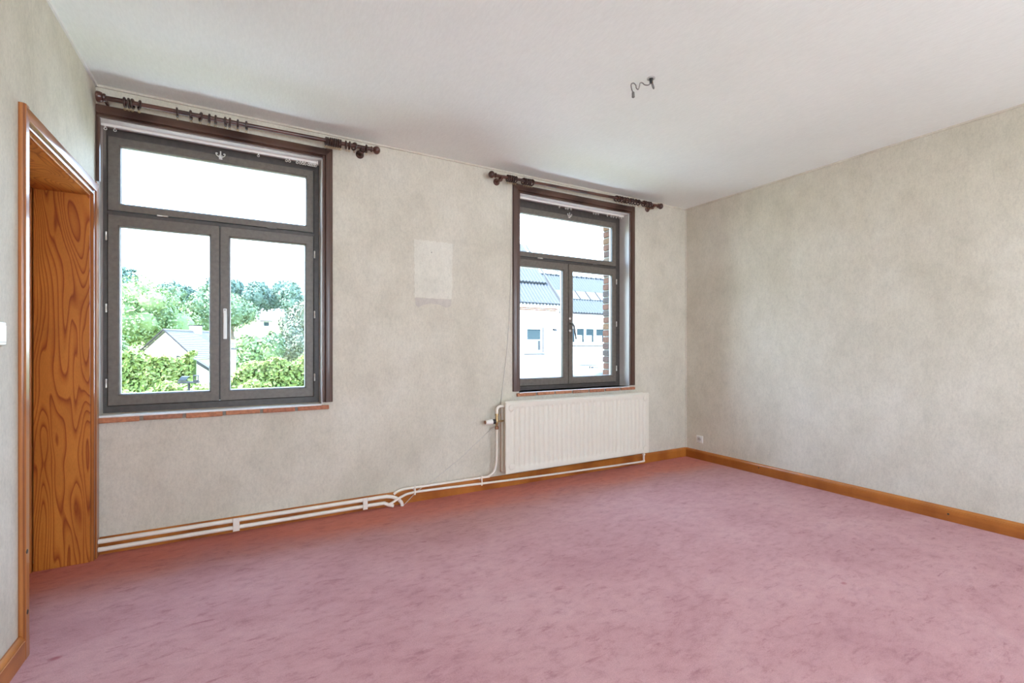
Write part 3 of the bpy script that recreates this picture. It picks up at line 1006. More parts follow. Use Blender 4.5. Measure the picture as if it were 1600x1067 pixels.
# inlet elbow, valve and thermostat head
VX, VY = 1.872, YB - 0.072
MB().tube(smooth_path([(RX0 + 0.02, VY, 0.714), (1.905, VY, 0.714), (1.884, VY, 0.706), (VX, VY, 0.684), (VX, VY, 0.646)], 8), 0.0125, 14).build('inlet_elbow', 'pipe_paint', rad, smooth=True)
vb = MB().lathe((VX, VY, 0.655), (0, 0, -1), [(0, 0.014), (0.010, 0.016), (0.014, 0.016), (0.016, 0.011), (0.040, 0.011), (0.046, 0.015), (0.085, 0.014), (0.095, 0.010), (0.108, 0.010)], 16).build('valve_body', 'brass', rad, smooth=True)
MB().lathe((VX, VY, 0.588), (1, 0, 0), [(0.008, 0.008), (0.03, 0.007), (0.034, 0.010), (0.044, 0.010), (0.05, 0.007), (RX0 - VX + 0.008, 0.007)], 12).build('side_nipple', 'brass', rad, smooth=True)
MB().lathe((VX, VY, 0.548), (0, 0, -1), [(0, 0.013), (0.004, 0.017), (0.024, 0.017), (0.028, 0.013)], 8).build('union_nut', 'old_copper', rad)
MB().lathe((VX - 0.010, VY, 0.588), (-1, 0, 0), [(0, 0.012), (0.006, 0.021), (0.024, 0.021), (0.030, 0.016)], 16).build('valve_collar', 'black_plastic', rad, smooth=True)
th = MB().lathe((VX - 0.040, VY, 0.587), (-1, 0, 0), [(0, 0.018), (0.003, 0.0225), (0.030, 0.0225), (0.034, 0.020), (0.062, 0.0185), (0.067, 0.015)], 20).build('thermostat_head', 'white_plastic', rad, smooth=True)
MB().lathe((VX - 0.107, VY, 0.587), (-1, 0, 0), [(0, 0.015), (0.004, 0.0145), (0.006, 0.010)], 16).build('head_cap', 'old_copper', th, smooth=True)
# outlet at the lower right
OX = 3.592
MB().lathe((OX, VY, RZ0 + 0.03), (0, 0, -1), [(0, 0.011), (0.045, 0.011), (0.047, 0.016), (0.062, 0.016), (0.064, 0.010), (0.094, 0.010)], 12).build('outlet_union', 'pipe_paint', rad, smooth=True)

# ================================================================== HEATING PIPES
YP = YB - 0.050


def pipe(name, pts, r, label, n=6, group='white heating pipes'):
    a = Vector(pts[0])
    return tag(MB().tube(smooth_path(pts, n), r, 14).build(name, 'pipe_paint', base=(a.x, a.y, 0), smooth=True), label, 'pipe', group)


px0 = XL + 0.022
pipe('heating_pipe', [(px0, YP, 0.087), (0.3, YP, 0.087), (0.86, YP, 0.087), (0.95, YP - 0.002, 0.084), (1.005, YP - 0.006, 0.066), (1.045, YP - 0.012, 0.030), (1.052, YP - 0.013, -0.004)], 0.0135,
     'thicker white heating pipe, the upper one under the garden window')
pipe('heating_pipe', [(px0, YP, 0.040), (0.3, YP, 0.040), (0.86, YP, 0.040), (0.92, YP - 0.002, 0.036), (0.955, YP - 0.012, 0.022), (0.985, YP - 0.016, 0.012)], 0.0135,
     'thicker white heating pipe, the lower one just above the carpet')
pipe('heating_pipe', [(0.995, YP + 0.012, 0.092), (1.02, YP + 0.010, 0.108), (1.07, YP + 0.004, 0.121), (1.16, YP, 0.123), (1.75, YP, 0.120), (1.80, YP - 0.004, 0.124), (1.845, YP - 0.012, 0.155), (1.865, YP - 0.019, 0.215), (1.872, VY, 0.30), (1.872, VY, 0.525)], 0.0095,
     'thin white pipe climbing from the baseboard to the radiator valve')
pipe('heating_pipe', [(0.945, YP - 0.016, 0.026), (0.99, YP - 0.022, 0.048), (1.05, YP - 0.014, 0.072), (1.12, YP, 0.083), (1.30, YP, 0.084), (2.2, YP - 0.012, 0.060), (3.3, YP - 0.02, 0.042), (3.575, VY, 0.040), (OX, VY, 0.048), (OX, VY, 0.075)], 0.0095,
     'thin white pipe running below the radiator to its lower right corner')
clip = 'pipe clips on the baseboard'
for i, (cx_, z0, z1, hw, lab) in enumerate(((-0.05, 0.020, 0.106, 0.019, 'white double pipe clip under the garden window'), (0.775, 0.020, 0.106, 0.017, 'white double pipe clip just before the pipes cross'),
                                       (1.155, 0.068, 0.142, 0.006, 'narrow white pipe clip just right of the pipe crossing'), (1.735, 0.056, 0.140, 0.006, 'narrow white pipe clip left of the radiator'))):
    r_ = 0.0155 if hw > 0.01 else 0.0118
    yc = YP - r_ - 0.003
    t_ = thing('pipe_clip', (cx_, YB - 0.02, z0), lab, 'pipe clip', clip)
    box(cx_ - hw, cx_ + hw, yc, yc + 0.004, z0, z1).build('strap', 'pipe_paint', t_, bevel=0.0015)
    zm = (z0 + z1) / 2
    box(cx_ - hw * 0.7, cx_ + hw * 0.7, yc + 0.004, YB - 0.020, zm - 0.007, zm + 0.007).build('stem', 'pipe_paint', t_)

# cables
cb = smooth_path([(2.062, YB - 0.004, 2.66), (2.060, YB - 0.004, 2.30), (2.045, YB - 0.004, 1.75), (2.015, YB - 0.004, 1.25), (1.960, YB - 0.005, 0.83), (1.948, YB - 0.006, 0.70), (1.945, YB - 0.006, 0.55)], 6)
tag(MB().tube(cb, 0.0028, 6).build('cable', 'cable_white', base=(1.945, YB, 0.55), smooth=True), 'thin pale cable running down the wall beside the radiator window', 'cable')
cb = smooth_path([(1.868, VY + 0.020, 0.545), (1.80, YB - 0.006, 0.475), (1.62, YB - 0.004, 0.335), (1.455, YB - 0.004, 0.225), (1.30, YB - 0.006, 0.135), (1.19, YB - 0.030, 0.088), (1.09, YP - 0.022, 0.030), (1.06, YP - 0.02, 0.003)], 6)
tag(MB().tube(cb, 0.0024, 6).build('cable', 'cable_white', base=(1.06, YB, 0), smooth=True), 'thin pale cord slanting from the radiator valve down to the carpet', 'cable')

# ================================================================== SOCKET AND SWITCH
sx, sy, sz = XR, 3.437, 0.217
so = thing('wall_socket', (sx, sy, sz), 'small white wall socket low on the right wall near the corner', 'socket')
box(sx - 0.010, sx, sy - 0.041, sy + 0.041, sz - 0.041, sz + 0.041).build('plate', 'white_plastic', so, bevel=0.004)
m = MB().lathe((sx - 0.010, sy, sz + 0.004), (-1, 0, 0), [(0, 0.026), (0.003, 0.026), (0.003, 0.0205), (-0.0, 0.020)], 24)
m.build('socket_ring', 'grey_plastic', so, smooth=True)
MB().lathe((sx - 0.0105, sy, sz + 0.004), (-1, 0, 0), [(0, 0.0195), (0.001, 0.0195)], 24).build('socket_well', 'grey_plastic', so)
for dy in (-0.0095, 0.0095):
    MB().lathe((sx - 0.0115, sy + dy, sz + 0.002), (-1, 0, 0), [(0, 0.0042), (0.0008, 0.0042)], 10).build('contact_hole', 'dark_hole', so)
MB().lathe((sx - 0.0115, sy, sz + 0.013), (-1, 0, 0), [(0, 0.003), (0.006, 0.0028)], 8).build('earth_pin', 'brass', so)
sx, sy, sz = XL, 2.362, 1.272
sw = thing('light_switch', (sx, sy, sz), 'white square light switch on the left wall at the picture edge', 'light switch')
box(sx, sx + 0.009, sy - 0.042, sy + 0.042, sz - 0.042, sz + 0.042).build('plate', 'white_plastic', sw, bevel=0.004)
box(sx + 0.009, sx + 0.013, sy - 0.030, sy + 0.030, sz - 0.030, sz + 0.030).build('rocker', 'white_plastic', sw, bevel=0.003)

# ================================================================== CEILING HOOK WITH WIRES
hx_, hy_ = 2.035, 1.955
hk = thing('ceiling_wires', (hx_, hy_, H), 'bare lamp wires curling out of a small hole in the ceiling', 'lamp wires')
m = MB()
m.lathe((hx_, hy_, H), (0, 0, -1), [(0, 0.024), (0.004, 0.023), (0.006, 0.017), (0.003, 0.014), (-0.004, 0.012)], 16)
m.build('ceiling_ring', 'soot', hk, smooth=True)
MB().lathe((hx_, hy_, H - 0.001), (0, 0, -1), [(0, 0.011), (0.006, 0.010), (0.02, 0.008), (0.028, 0.009), (0.03, 0.004)], 12).build('wire_stub', 'dark_hole', hk, smooth=True)
MB().lathe((hx_ + 0.008, hy_ + 0.004, H - 0.004), (0.2, 0, -1), [(0, 0.007), (0.022, 0.007), (0.024, 0.004)], 10).build('terminal', 'brass', hk, smooth=True)
pts = [(0, 0, -0.024), (-0.012, 0.008, -0.038), (-0.030, 0.020, -0.036), (-0.040, 0.028, -0.024), (-0.052, 0.034, -0.026), (-0.056, 0.036, -0.046), (-0.062, 0.040, -0.062), (-0.072, 0.044, -0.054), (-0.074, 0.046, -0.038), (-0.086, 0.052, -0.026), (-0.098, 0.058, -0.034), (-0.096, 0.058, -0.056), (-0.090, 0.054, -0.080), (-0.086, 0.054, -0.100)]
MB().tube(smooth_path([(hx_ + p[0], hy_ + p[1], H + p[2]) for p in pts], 6), 0.0032, 8).build('wire', 'wire_grey', hk, smooth=True)
pts = [(0.004, 0, -0.022), (0.008, -0.002, -0.045), (0.016, -0.004, -0.058), (0.021, -0.002, -0.048), (0.016, 0.002, -0.026), (0.012, 0.002, -0.012)]
MB().tube(smooth_path([(hx_ + p[0], hy_ + p[1], H + p[2]) for p in pts], 6), 0.0030, 8).build('wire', 'wire_grey', hk, smooth=True)
MB().lathe((hx_ - 0.087, hy_ + 0.054, H - 0.076), (0.05, 0, -1), [(0, 0.005), (0.004, 0.008), (0.030, 0.009), (0.034, 0.005)], 10).build('connector', 'wire_grey', hk, smooth=True)

# ================================================================== OUTSIDE
G0 = -1.40


def ground_z(x, y):
    s = min(1, max(0, (y - 30) / 70.0))
    s = s * s * (3 - 2 * s)
    k_ = min(1, max(0, (x + y * 0.0 - 9) / 6))          # the street side stays level
    return G0 + s * 7.5 * (1 - k_) + 0.25 * math.sin(x * 0.21 + 1) * s * 3


m = MB()
NX, NY = 60, 50
vs = [(-70 + 160 * i / NX, YB + WT + 0.4 + 150 * (j / NY) ** 1.5, 0) for j in range(NY + 1) for i in range(NX + 1)]
vs = [(x, y, ground_z(x, y)) for (x, y, _) in vs]
fs = [(j * (NX + 1) + i, j * (NX + 1) + i + 1, (j + 1) * (NX + 1) + i + 1, (j + 1) * (NX + 1) + i) for j in range(NY) for i in range(NX)]
gr = tag(m.add(vs, fs).build('garden_ground', 'grass', smooth=True), 'pale dry grass of the garden and the field rising to the wood', 'ground', kind='structure')
st = tag(box(7.5, 45, 6.5, 19.9, G0 - 0.2, G0 + 0.03).build('street_pavement', 'asphalt'), 'grey street surface in front of the white building', 'street', kind='structure')


tag(box(-9, 7.5, YB + WT, 7.6, G0 - 0.2, G0 + 0.03).build('bounce_slab', 'bounce_slab_pale'), 'added pale slab at the foot of the house wall, bouncing light indoors', 'bounce slab', kind='structure')  # unseen pale slab, added to bounce daylight up to the ceiling


def leaf_mesh(blobs, n, size, seed, shell=0.55):
    """blobs: list of (centre, radii).  n leaves in all, each a bent quad"""
    r = np.random.default_rng(seed)
    vol = np.array([b_[1][0] * b_[1][1] * b_[1][2] for b_ in blobs]) ** 0.67
    which = r.choice(len(blobs), n, p=vol / vol.sum())
    C = np.array([b_[0] for b_ in blobs])[which]
    Rr = np.array([b_[1] for b_ in blobs])[which]
    d = r.normal(size=(n, 3))
    d /= np.linalg.norm(d, axis=1)[:, None]
    rad = shell + (1.04 - shell) * r.random(n) ** 0.6
    P = C + d * Rr * rad[:, None]
    nrm = d + r.normal(size=(n, 3)) * 0.6
    nrm /= np.linalg.norm(nrm, axis=1)[:, None]
    a = r.normal(size=(n, 3))
    u = np.cross(nrm, a)
    u /= np.linalg.norm(u, axis=1)[:, None]
    v = np.cross(nrm, u)
    s = size * (0.6 + 0.8 * r.random(n))[:, None]
    q = np.stack([P - u * s, P - v * s * 0.55 + nrm * s * 0.15, P + u * s, P + v * s * 0.55 + nrm * s * 0.15], 1)
    return q.reshape(-1, 3), np.arange(4 * n).reshape(-1, 4)


def leaves_obj(name, mat, parent, blobs, n, size, seed, shell=0.55):
    v, f = leaf_mesh(blobs, n, size, seed, shell)
    base = PB[parent.name]
    v = v - np.array(base)
    me = bpy.data.meshes.new(name)
    me.vertices.add(len(v))
    me.vertices.foreach_set('co', v.ravel())
    me.loops.add(len(f) * 4)
    me.loops.foreach_set('vertex_index', f.ravel())
    me.polygons.add(len(f))
    me.polygons.foreach_set('loop_start', np.arange(len(f)) * 4)
    me.update(calc_edges=True)
    me.validate()
    me.materials.append(MATS[mat])
    o = bpy.data.objects.new(name, me)
    COL.objects.link(o)
    o.parent = parent
    PB[o.name] = base
    return o


def blob_solid(m, c, r, rngl, k=0.8):
    n, h_ = 8, 5
    vs = []
    for j in range(h_ + 1):
        th_ = math.pi * j / h_
        for i in range(n):
            a = 2 * math.pi * i / n
            q_ = k * rngl.uniform(0.9, 1.08)
            vs.append((c[0] + r[0] * q_ * math.sin(th_) * math.cos(a), c[1] + r[1] * q_ * math.sin(th_) * math.sin(a), c[2] + r[2] * q_ * math.cos(th_)))
    fs = [(j * n + i, j * n + (i + 1) % n, (j + 1) * n + (i + 1) % n, (j + 1) * n + i) for j in range(h_) for i in range(n)]
    m.add(vs, fs)


def tree(name, x, y, h, w, mat, label, group, seed, n=1800, leaf=0.3, lobes=7, trunk=0.3, cat='tree', base_z=None):
    z0 = ground_z(x, y) if base_z is None else base_z
    t_ = thing(name, (x, y, z0), label, cat, group)
    r = random.Random(seed)
    zc_ = z0 + h * (0.5 + trunk * 0.5)
    rz = h * (1 - trunk) * 0.5
    blobs = [((x, y, zc_), (w * 0.72, w * 0.72, rz * 0.85))]
    for i in range(lobes):
        a = r.uniform(0, 6.28)
        e_ = r.uniform(-0.55, 0.95)
        q_ = math.sqrt(max(0, 1 - e_ * e_))
        s_ = r.uniform(0.30, 0.50)
        blobs.append(((x + w * 0.62 * q_ * math.cos(a), y + w * 0.62 * q_ * math.sin(a), zc_ + rz * 0.62 * e_), (w * s_, w * s_, rz * s_ * 1.05)))
    leaves_obj('foliage', mat, t_, blobs, n, leaf, seed)
    m = MB()
    for c_, r_ in blobs:
        blob_solid(m, c_, r_, r, 0.70)
    m.build('inner_foliage', mat, t_, smooth=True)
    MB().tube([(x, y, z0 - 0.2), (x + r.uniform(-.1, .1) * w, y, z0 + h * trunk), (x, y, zc_)], [0.045 * h, 0.035 * h, 0.02 * h], 8).build('trunk', 'bark', t_, smooth=True)
    return t_


# wooded hilltop: three rows of trees
sd = 100
r = random.Random(12)
for row, (yy, hh, step, x0, x1) in enumerate(((108, 7.4, 5.2, -28, 19), (100, 7.0, 5.2, -25, 17), (92, 6.6, 5.0, -25, 16), (83, 6.0, 5.0, -20, 13))):
    x = x0
    while x < x1:
        sd += 1
        hgt = hh * r.uniform(0.88, 1.22)
        skip = row == 3 and -1.5 < x < 5.5
        if not skip:
            tree('hill_tree', x + r.uniform(-0.3, 0.3), yy + r.uniform(-1.2, 1.2), hgt, 2.35 * r.uniform(0.95, 1.08), 'leaf_far' if (row < 3 or r.random() < 0.55) else 'leaf_mid',
                 ('leafy tree on the skyline of the wooded hill', 'leafy tree just below the skyline of the wooded hill', 'leafy tree in the middle of the wooded hillside', 'leafy tree at the lower edge of the wood')[row],
                 ('trees on the hill crest', 'trees just below the hill crest', 'trees on the hillside', 'trees along the lower edge of the wood')[row], sd, n=2600, leaf=0.21, lobes=11, trunk=0.08)
        x += step * r.uniform(0.97, 1.1)
tree('hill_tree', -13.4, 76, 8.2, 2.1, 'leaf_far', 'tall dark tree standing above the wood at the left edge of the garden view', 'trees along the lower edge of the wood', 301, n=1700, leaf=0.3, trunk=0.1)

# garden trees and bushes
tree('light_green_tree', -7.2, 50, 6.9, 3.9, 'leaf_light', 'big light green tree behind the gabled house', None, 401, n=11000, leaf=0.125, lobes=14, trunk=0.03)
tree('light_green_tree', -7.6, 38.5, 3.6, 1.5, 'leaf_light', 'light green tree at the far left behind the hedge', None, 402, n=5000, leaf=0.11, lobes=9, trunk=0.04)
tree('garden_tree', -3.4, 56, 5.6, 2.2, 'leaf_mid', 'mid green tree right of the house chimney', None, 403, n=4200, leaf=0.15, lobes=8, trunk=0.12)
tree('garden_tree', -1.2, 62, 5.6, 2.6, 'leaf_mid', 'rounded green tree left of the small hillside house', None, 404, n=4200, leaf=0.15, lobes=8, trunk=0.1)
tree('garden_tree', 4.2, 45, 5.9, 1.75, 'leaf_grey', 'grey-green tree at the right edge of the garden view', None, 405, n=6000, leaf=0.12, lobes=9, trunk=0.15)
tree('garden_tree', 3.2, 40, 4.2, 1.15, 'leaf_grey', 'smaller grey-green bushy tree in front of the right edge tree', None, 406, n=4000, leaf=0.11, lobes=7, trunk=0.12)
tree('garden_bush', 0.55, 33, 3.5, 1.25, 'leaf_light', 'round bright green bush in front of the pale field', None, 407, n=2600, leaf=0.13, lobes=8, trunk=0.08, cat='bush')
tree('garden_bush', -0.15, 29, 2.5, 0.55, 'leaf_light', 'low green bush beside the white shed', None, 408, n=1500, leaf=0.12, lobes=6, trunk=0.08, cat='bush')
tree('garden_bush', 1.75, 38, 3.7, 0.9, 'leaf_mid', 'thin green bush on the field edge below the hillside house', None, 409, n=1500, leaf=0.14, lobes=7, trunk=0.12, cat='bush')


def hedge(name, x0, x1, y0, y1, ztop, label, seed, n, leaf, mat='leaf_hedge', slope=0.0):
    h_ = thing(name, ((x0 + x1) / 2, (y0 + y1) / 2, G0), label, 'hedge')
    r = np.random.default_rng(seed)
    m = MB()
    zt = lambda x: ztop + slope * (x - x0)
    g = 14
    for i in range(g):
        a, b_ = x0 + (x1 - x0) * i / g, x0 + (x1 - x0) * (i + 1) / g
        m.add([(a + .05, y0 + .12, G0), (b_ + .05, y0 + .12, G0), (b_, y1 - .12, G0), (a, y1 - .12, G0), (a + .05, y0 + .12, zt(a) - .1), (b_ + .05, y0 + .12, zt(b_) - .1), (b_, y1 - .12, zt(b_) - .1), (a, y1 - .12, zt(a) - .1)],
              [(0, 3, 2, 1), (4, 5, 6, 7), (0, 1, 5, 4), (2, 3, 7, 6)] + ([(3, 0, 4, 7)] if i == 0 else []) + ([(1, 2, 6, 5)] if i == g - 1 else []))
    m.build('hedge_body', 'hedge_core', h_)
    # leaves over front, top and ends
    X = x0 + (x1 - x0) * r.random(n)
    top = r.random(n) < 0.35
    Y = np.where(top, y0 + (y1 - y0) * r.random(n), y0 + 0.10 * r.random(n))
    bumps = 0.07 * np.sin(X * 5.1) + 0.05 * np.sin(X * 11.3 + 1)
    Z = np.where(top, ztop + slope * (X - x0) + bumps - 0.10 * r.random(n), G0 + (ztop + slope * (X - x0) + bumps - G0) * r.random(n) ** 0.8)
    P = np.stack([X, Y, Z], 1)
    nr = r.normal(size=(n, 3)) * 0.7 + np.where(top[:, None], [0, -0.3, 1], [0, -1, 0.3])
    nr /= np.linalg.norm(nr, axis=1)[:, None]
    u = np.cross(nr, r.normal(size=(n, 3)))
    u /= np.linalg.norm(u, axis=1)[:, None]
    v = np.cross(nr, u)
    s = (leaf * (0.6 + 0.8 * r.random(n)))[:, None]
    q = np.stack([P - u * s, P - v * s * .6 + nr * s * .2, P + u * s, P + v * s * .6 + nr * s * .2], 1).reshape(-1, 3) - np.array(PB[h_.name])
    me = bpy.data.meshes.new('leaves')
    me.from_pydata(q.tolist(), [], np.arange(4 * n).reshape(-1, 4).tolist())
    me.materials.append(MATS[mat])
    o = bpy.data.objects.new('leaves', me)
    COL.objects.link(o)
    o.parent = h_
    return h_


hedge('garden_hedge', -4.4, -1.03, 12.9, 13.9, 1.02, 'tall trimmed hedge in front of the gabled house', 501, 9000, 0.055)
hedge('garden_hedge', -3.2, 0.2, 8.4, 9.2, 0.60, 'low yellowish hedge along the bottom of the left casement', 502, 7000, 0.04)
hedge('garden_hedge', -0.45, 2.4, 10.6, 11.6, 0.74, 'sunny yellow-green hedge sloping up in the right casement', 503, 10000, 0.045, slope=0.19)
hedge('garden_hedge', -1.10, -0.55, 22.0, 23.0, 1.05, 'small dark hedge beside the porch roof', 504, 1800, 0.07, mat='leaf_mid')

# gabled house behind the hedge
hc, hs = math.cos(math.radians(58)), math.sin(math.radians(58))
HO = Vector((-4.80, 40.0, G0))


def HP(u, v, z):          # u along the ridge, v across (towards the viewer is negative)
    return (HO.x + u * hc - v * hs, HO.y + u * hs + v * hc, z)


house = thing('gabled_house', tuple(HO), 'white bungalow with a pale tiled gable roof and chimney behind the hedge', 'house')
ZE, ZR_, W2_, LU = 0.55, 2.37, 2.05, 6.0


def hbox(m, u0, u1, v0, v1, z0, z1):
    return m.add([HP(u0, v0, z0), HP(u1, v0, z0), HP(u1, v1, z0), HP(u0, v1, z0), HP(u0, v0, z1), HP(u1, v0, z1), HP(u1, v1, z1), HP(u0, v1, z1)],
                 [(0, 3, 2, 1), (4, 5, 6, 7), (0, 1, 5, 4), (1, 2, 6, 5), (2, 3, 7, 6), (3, 0, 4, 7)])


m = MB()
vs = []
for u in (0.12, LU):
    vs += [HP(u, -W2_, G0), HP(u, W2_, G0), HP(u, W2_, ZE), HP(u, 0, ZR_ - 0.08), HP(u, -W2_, ZE)]
m.add(vs, [(0, 1, 2, 3, 4), (5, 6, 7, 8, 9), (0, 1, 6, 5), (1, 2, 7, 6), (4, 0, 5, 9), (2, 3, 8, 7), (3, 4, 9, 8)]).build('wall', 'render_white', house)
# roof tile courses
NC = 16
rf = MB()
for sgn in (-1, 1):
    for i in range(NC):
        s0, s1 = i / NC, (i + 1) / NC
        va, vb2 = sgn * (W2_ + 0.25) * (1 - s0), sgn * (W2_ + 0.25) * (1 - s1)
        dz = ZR_ - (ZE - 0.2)
        za, zb_ = ZE - 0.2 + dz * s0, ZE - 0.2 + dz * s1
        if sgn == -1:
            q = MB()
            q.add([HP(-0.15, va, za + 0.05), HP(LU, va, za + 0.05), HP(LU, vb2, zb_ + 0.015), HP(-0.15, vb2, zb_ + 0.015), HP(-0.15, va, za), HP(LU, va, za), HP(LU, vb2, zb_ - 0.02), HP(-0.15, vb2, zb_ - 0.02)],
                  [(0, 1, 2, 3), (7, 6, 5, 4), (0, 4, 5, 1), (1, 5, 6, 2), (2, 6, 7, 3), (3, 7, 4, 0)])
            q.build('tile_course', 'pale_tile', house)
        else:
            rf.add([HP(-0.15, va, za + 0.05), HP(LU, va, za + 0.05), HP(LU, vb2, zb_ + 0.015), HP(-0.15, vb2, zb_ + 0.015)], [(0, 1, 2, 3)])
rf.build('rear_roof', 'pale_tile', house)
for sgn in (-1, 1):
    m = MB()
    m.tube([HP(-0.17, sgn * (W2_ + 0.27), ZE - 0.18), HP(-0.17, 0, ZR_ + 0.05)], 0.055, 6)
    m.build('verge', 'tile_edge', house)
m = MB().tube([HP(-0.17, 0, ZR_ + 0.02), HP(LU, 0, ZR_ + 0.02)], 0.09, 8).build('ridge', 'pale_tile', house, smooth=True)
ch = hbox(MB(), 2.65, 3.30, -0.25, 0.25, 2.0, 2.80).build('chimney', 'render_white', house)
hbox(MB(), 2.60, 3.35, -0.30, 0.30, 2.80, 2.87).build('chimney_cap', 'tile_edge', ch)
# porch roof to the right front of the house
porch = thing('porch', (-1.75, 23.2, G0), 'small grey pitched porch roof between hedge and house', 'porch')
MB().add([(-2.35, 22.6, 0.86), (-1.78, 22.6, 0.72), (-1.18, 22.6, 0.26), (-1.18, 24.4, 0.26), (-1.78, 24.4, 0.72), (-2.35, 24.4, 0.86),
          (-2.35, 22.6, 0.78), (-1.78, 22.6, 0.64), (-1.18, 22.6, 0.18), (-1.18, 24.4, 0.18), (-1.78, 24.4, 0.64), (-2.35, 24.4, 0.78)],
         [(0, 1, 4, 5), (1, 2, 3, 4), (6, 11, 10, 7), (7, 10, 9, 8), (0, 6, 7, 1), (1, 7, 8, 2), (2, 8, 9, 3), (3, 9, 10, 4), (4, 10, 11, 5), (5, 11, 6, 0)]).build('porch_roof', 'grey_stone', porch)
MB().add([(-2.35, 22.55, 0.90), (-1.78, 22.55, 0.76), (-1.18, 22.55, 0.30), (-1.18, 22.55, 0.18), (-1.78, 22.55, 0.62), (-2.35, 22.55, 0.76)], [(0, 1, 4, 5), (1, 2, 3, 4)]).build('barge_board', 'weathered_wood', porch)
MB().prism([(-2.3, G0), (-1.3, G0), (-1.3, 0.28), (-1.78, 0.63), (-2.3, 0.75)], 'y', 22.8, 24.2).build('porch_wall', 'plaster_white', porch)

# white shed at the left edge of the right casement
shed = thing('garden_shed', (-0.9, 26.5, G0), 'plain white shed wall beside the round bush', 'shed')
box(-1.35, -0.40, 26, 27.6, G0, 1.10).build('shed_wall', 'render_white', shed)
box(-1.42, -0.33, 25.9, 27.7, 1.10, 1.17).build('shed_roof', 'grey_stone', shed)

# far hillside house
fx, fy = 2.5, 70
fz = ground_z(fx, fy) - 0.2
fh = thing('hillside_house', (fx, fy, fz), 'tiny white house with pale roof at the foot of the wood', 'house')
box(fx - 1.1, fx + 0.9, fy, fy + 3, fz, 4.75).build('wall', 'render_white', fh)
MB().prism([(fy - 0.3, 4.65), (fy + 1.5, 6.0), (fy + 3.3, 4.65)], 'x', fx - 1.3, fx + 1.0).build('roof', 'pale_tile', fh)
box(fx - 0.35, fx + 0.25, fy - 0.03, fy + 0.01, 4.0, 4.5).build('window_opening', 'pane_teal', fh)
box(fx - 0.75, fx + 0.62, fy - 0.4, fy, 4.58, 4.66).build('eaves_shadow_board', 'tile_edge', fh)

# bird table on a post
bt = thing('bird_table', (-0.645, 7.5, G0), 'wooden bird table on a post with a blue tray cover and small lantern', 'bird table')
MB().tube([(-0.645, 7.5, G0), (-0.645, 7.5, 0.75)], 0.014, 8).build('post', 'weathered_wood', bt)
box(-0.762, -0.528, 7.42, 7.58, 0.750, 0.766).build('board', 'weathered_wood', bt)
box(-0.760, -0.676, 7.43, 7.57, 0.778, 0.792).build('tray', 'weathered_wood', bt)
MB().prism([(-0.755, 0.792), (-0.672, 0.792), (-0.640, 0.836), (-0.722, 0.840)], 'y', 7.44, 7.56).build('tray_cover', 'blue_glaze', bt)
ln = MB()
for xx in (-0.592, -0.542):
    for yy in (7.47, 7.53):
        ln.box(xx - 0.004, xx + 0.004, yy - 0.004, yy + 0.004, 0.780, 0.840)
ln.box(-0.598, -0.536, 7.46, 7.54, 0.770, 0.782)
ln.build('lantern_cage', 'weathered_wood', bt)
MB().prism([(-0.602, 0.838), (-0.532, 0.838), (-0.538, 0.850), (-0.596, 0.850)], 'y', 7.455, 7.545).build('lantern_roof', 'weathered_wood', bt)

# ------------------------------------------------------------------ buildings across the street
FA = 20.0
ba = thing('street_building', (11.5, FA, G0), 'white rendered building with grey corrugated roof in two steps across the street', 'building')
AX0, AX1 = 8.0, 14.20
box(AX0, AX1, FA, FA + 6, G0, 3.06).build('wall', 'facade_white', ba)
# brick band under the eaves: single bricks
rb = random.Random(7)
x = 11.0
for row in range(2):
    x = 11.0 - 0.11 * row
    while x < AX1 - 0.2:
        box(x, x + 0.205, FA - 0.03, FA + 0.12, 3.065 + row * 0.078, 3.065 + row * 0.078 + 0.066).build('brick', 'brick_%d' % rb.choice([2, 4, 2, 4, 0]), ba)
        x += 0.215
box(AX0, AX1, FA - 0.018, FA + 0.2, 3.06, 3.225).build('brick_bed', 'facade_white', ba)
box(AX0, AX1, FA - 0.06, FA + 0.3, 3.225, 3.33).build('fascia', 'facade_white', ba)


def corrugated(x0, x1, y0, z0, y1, z1, pitch_, amp, thick=0.012):
    """sheet whose ribs run up the slope from (y0,z0) to (y1,z1)"""
    m = MB()
    n = int((x1 - x0) / pitch_ * 6)
    L = math.hypot(y1 - y0, z1 - z0)
    ny, nz = -(z1 - z0) / L, (y1 - y0) / L
    vs, fs = [], []
    for i in range(n + 1):
        x = x0 + (x1 - x0) * i / n
        o = amp * math.cos(2 * math.pi * x / pitch_)
        for (yy, zz) in ((y0, z0), (y1, z1)):
            vs.append((x, yy + ny * o, zz + nz * o))
    for i in range(n):
        fs.append((2 * i, 2 * i + 2, 2 * i + 3, 2 * i + 1))
    k0 = len(vs)
    # closed front edge: the sheet's end thickness
    for i in range(n + 1):
        p = vs[2 * i]
        vs.append((p[0], p[1] - ny * 0.05, p[2] - nz * 0.05))
    for i in range(n):
        fs.append((2 * i, k0 + i, k0 + i + 1, 2 * i + 2))
    return m.add(vs, fs)


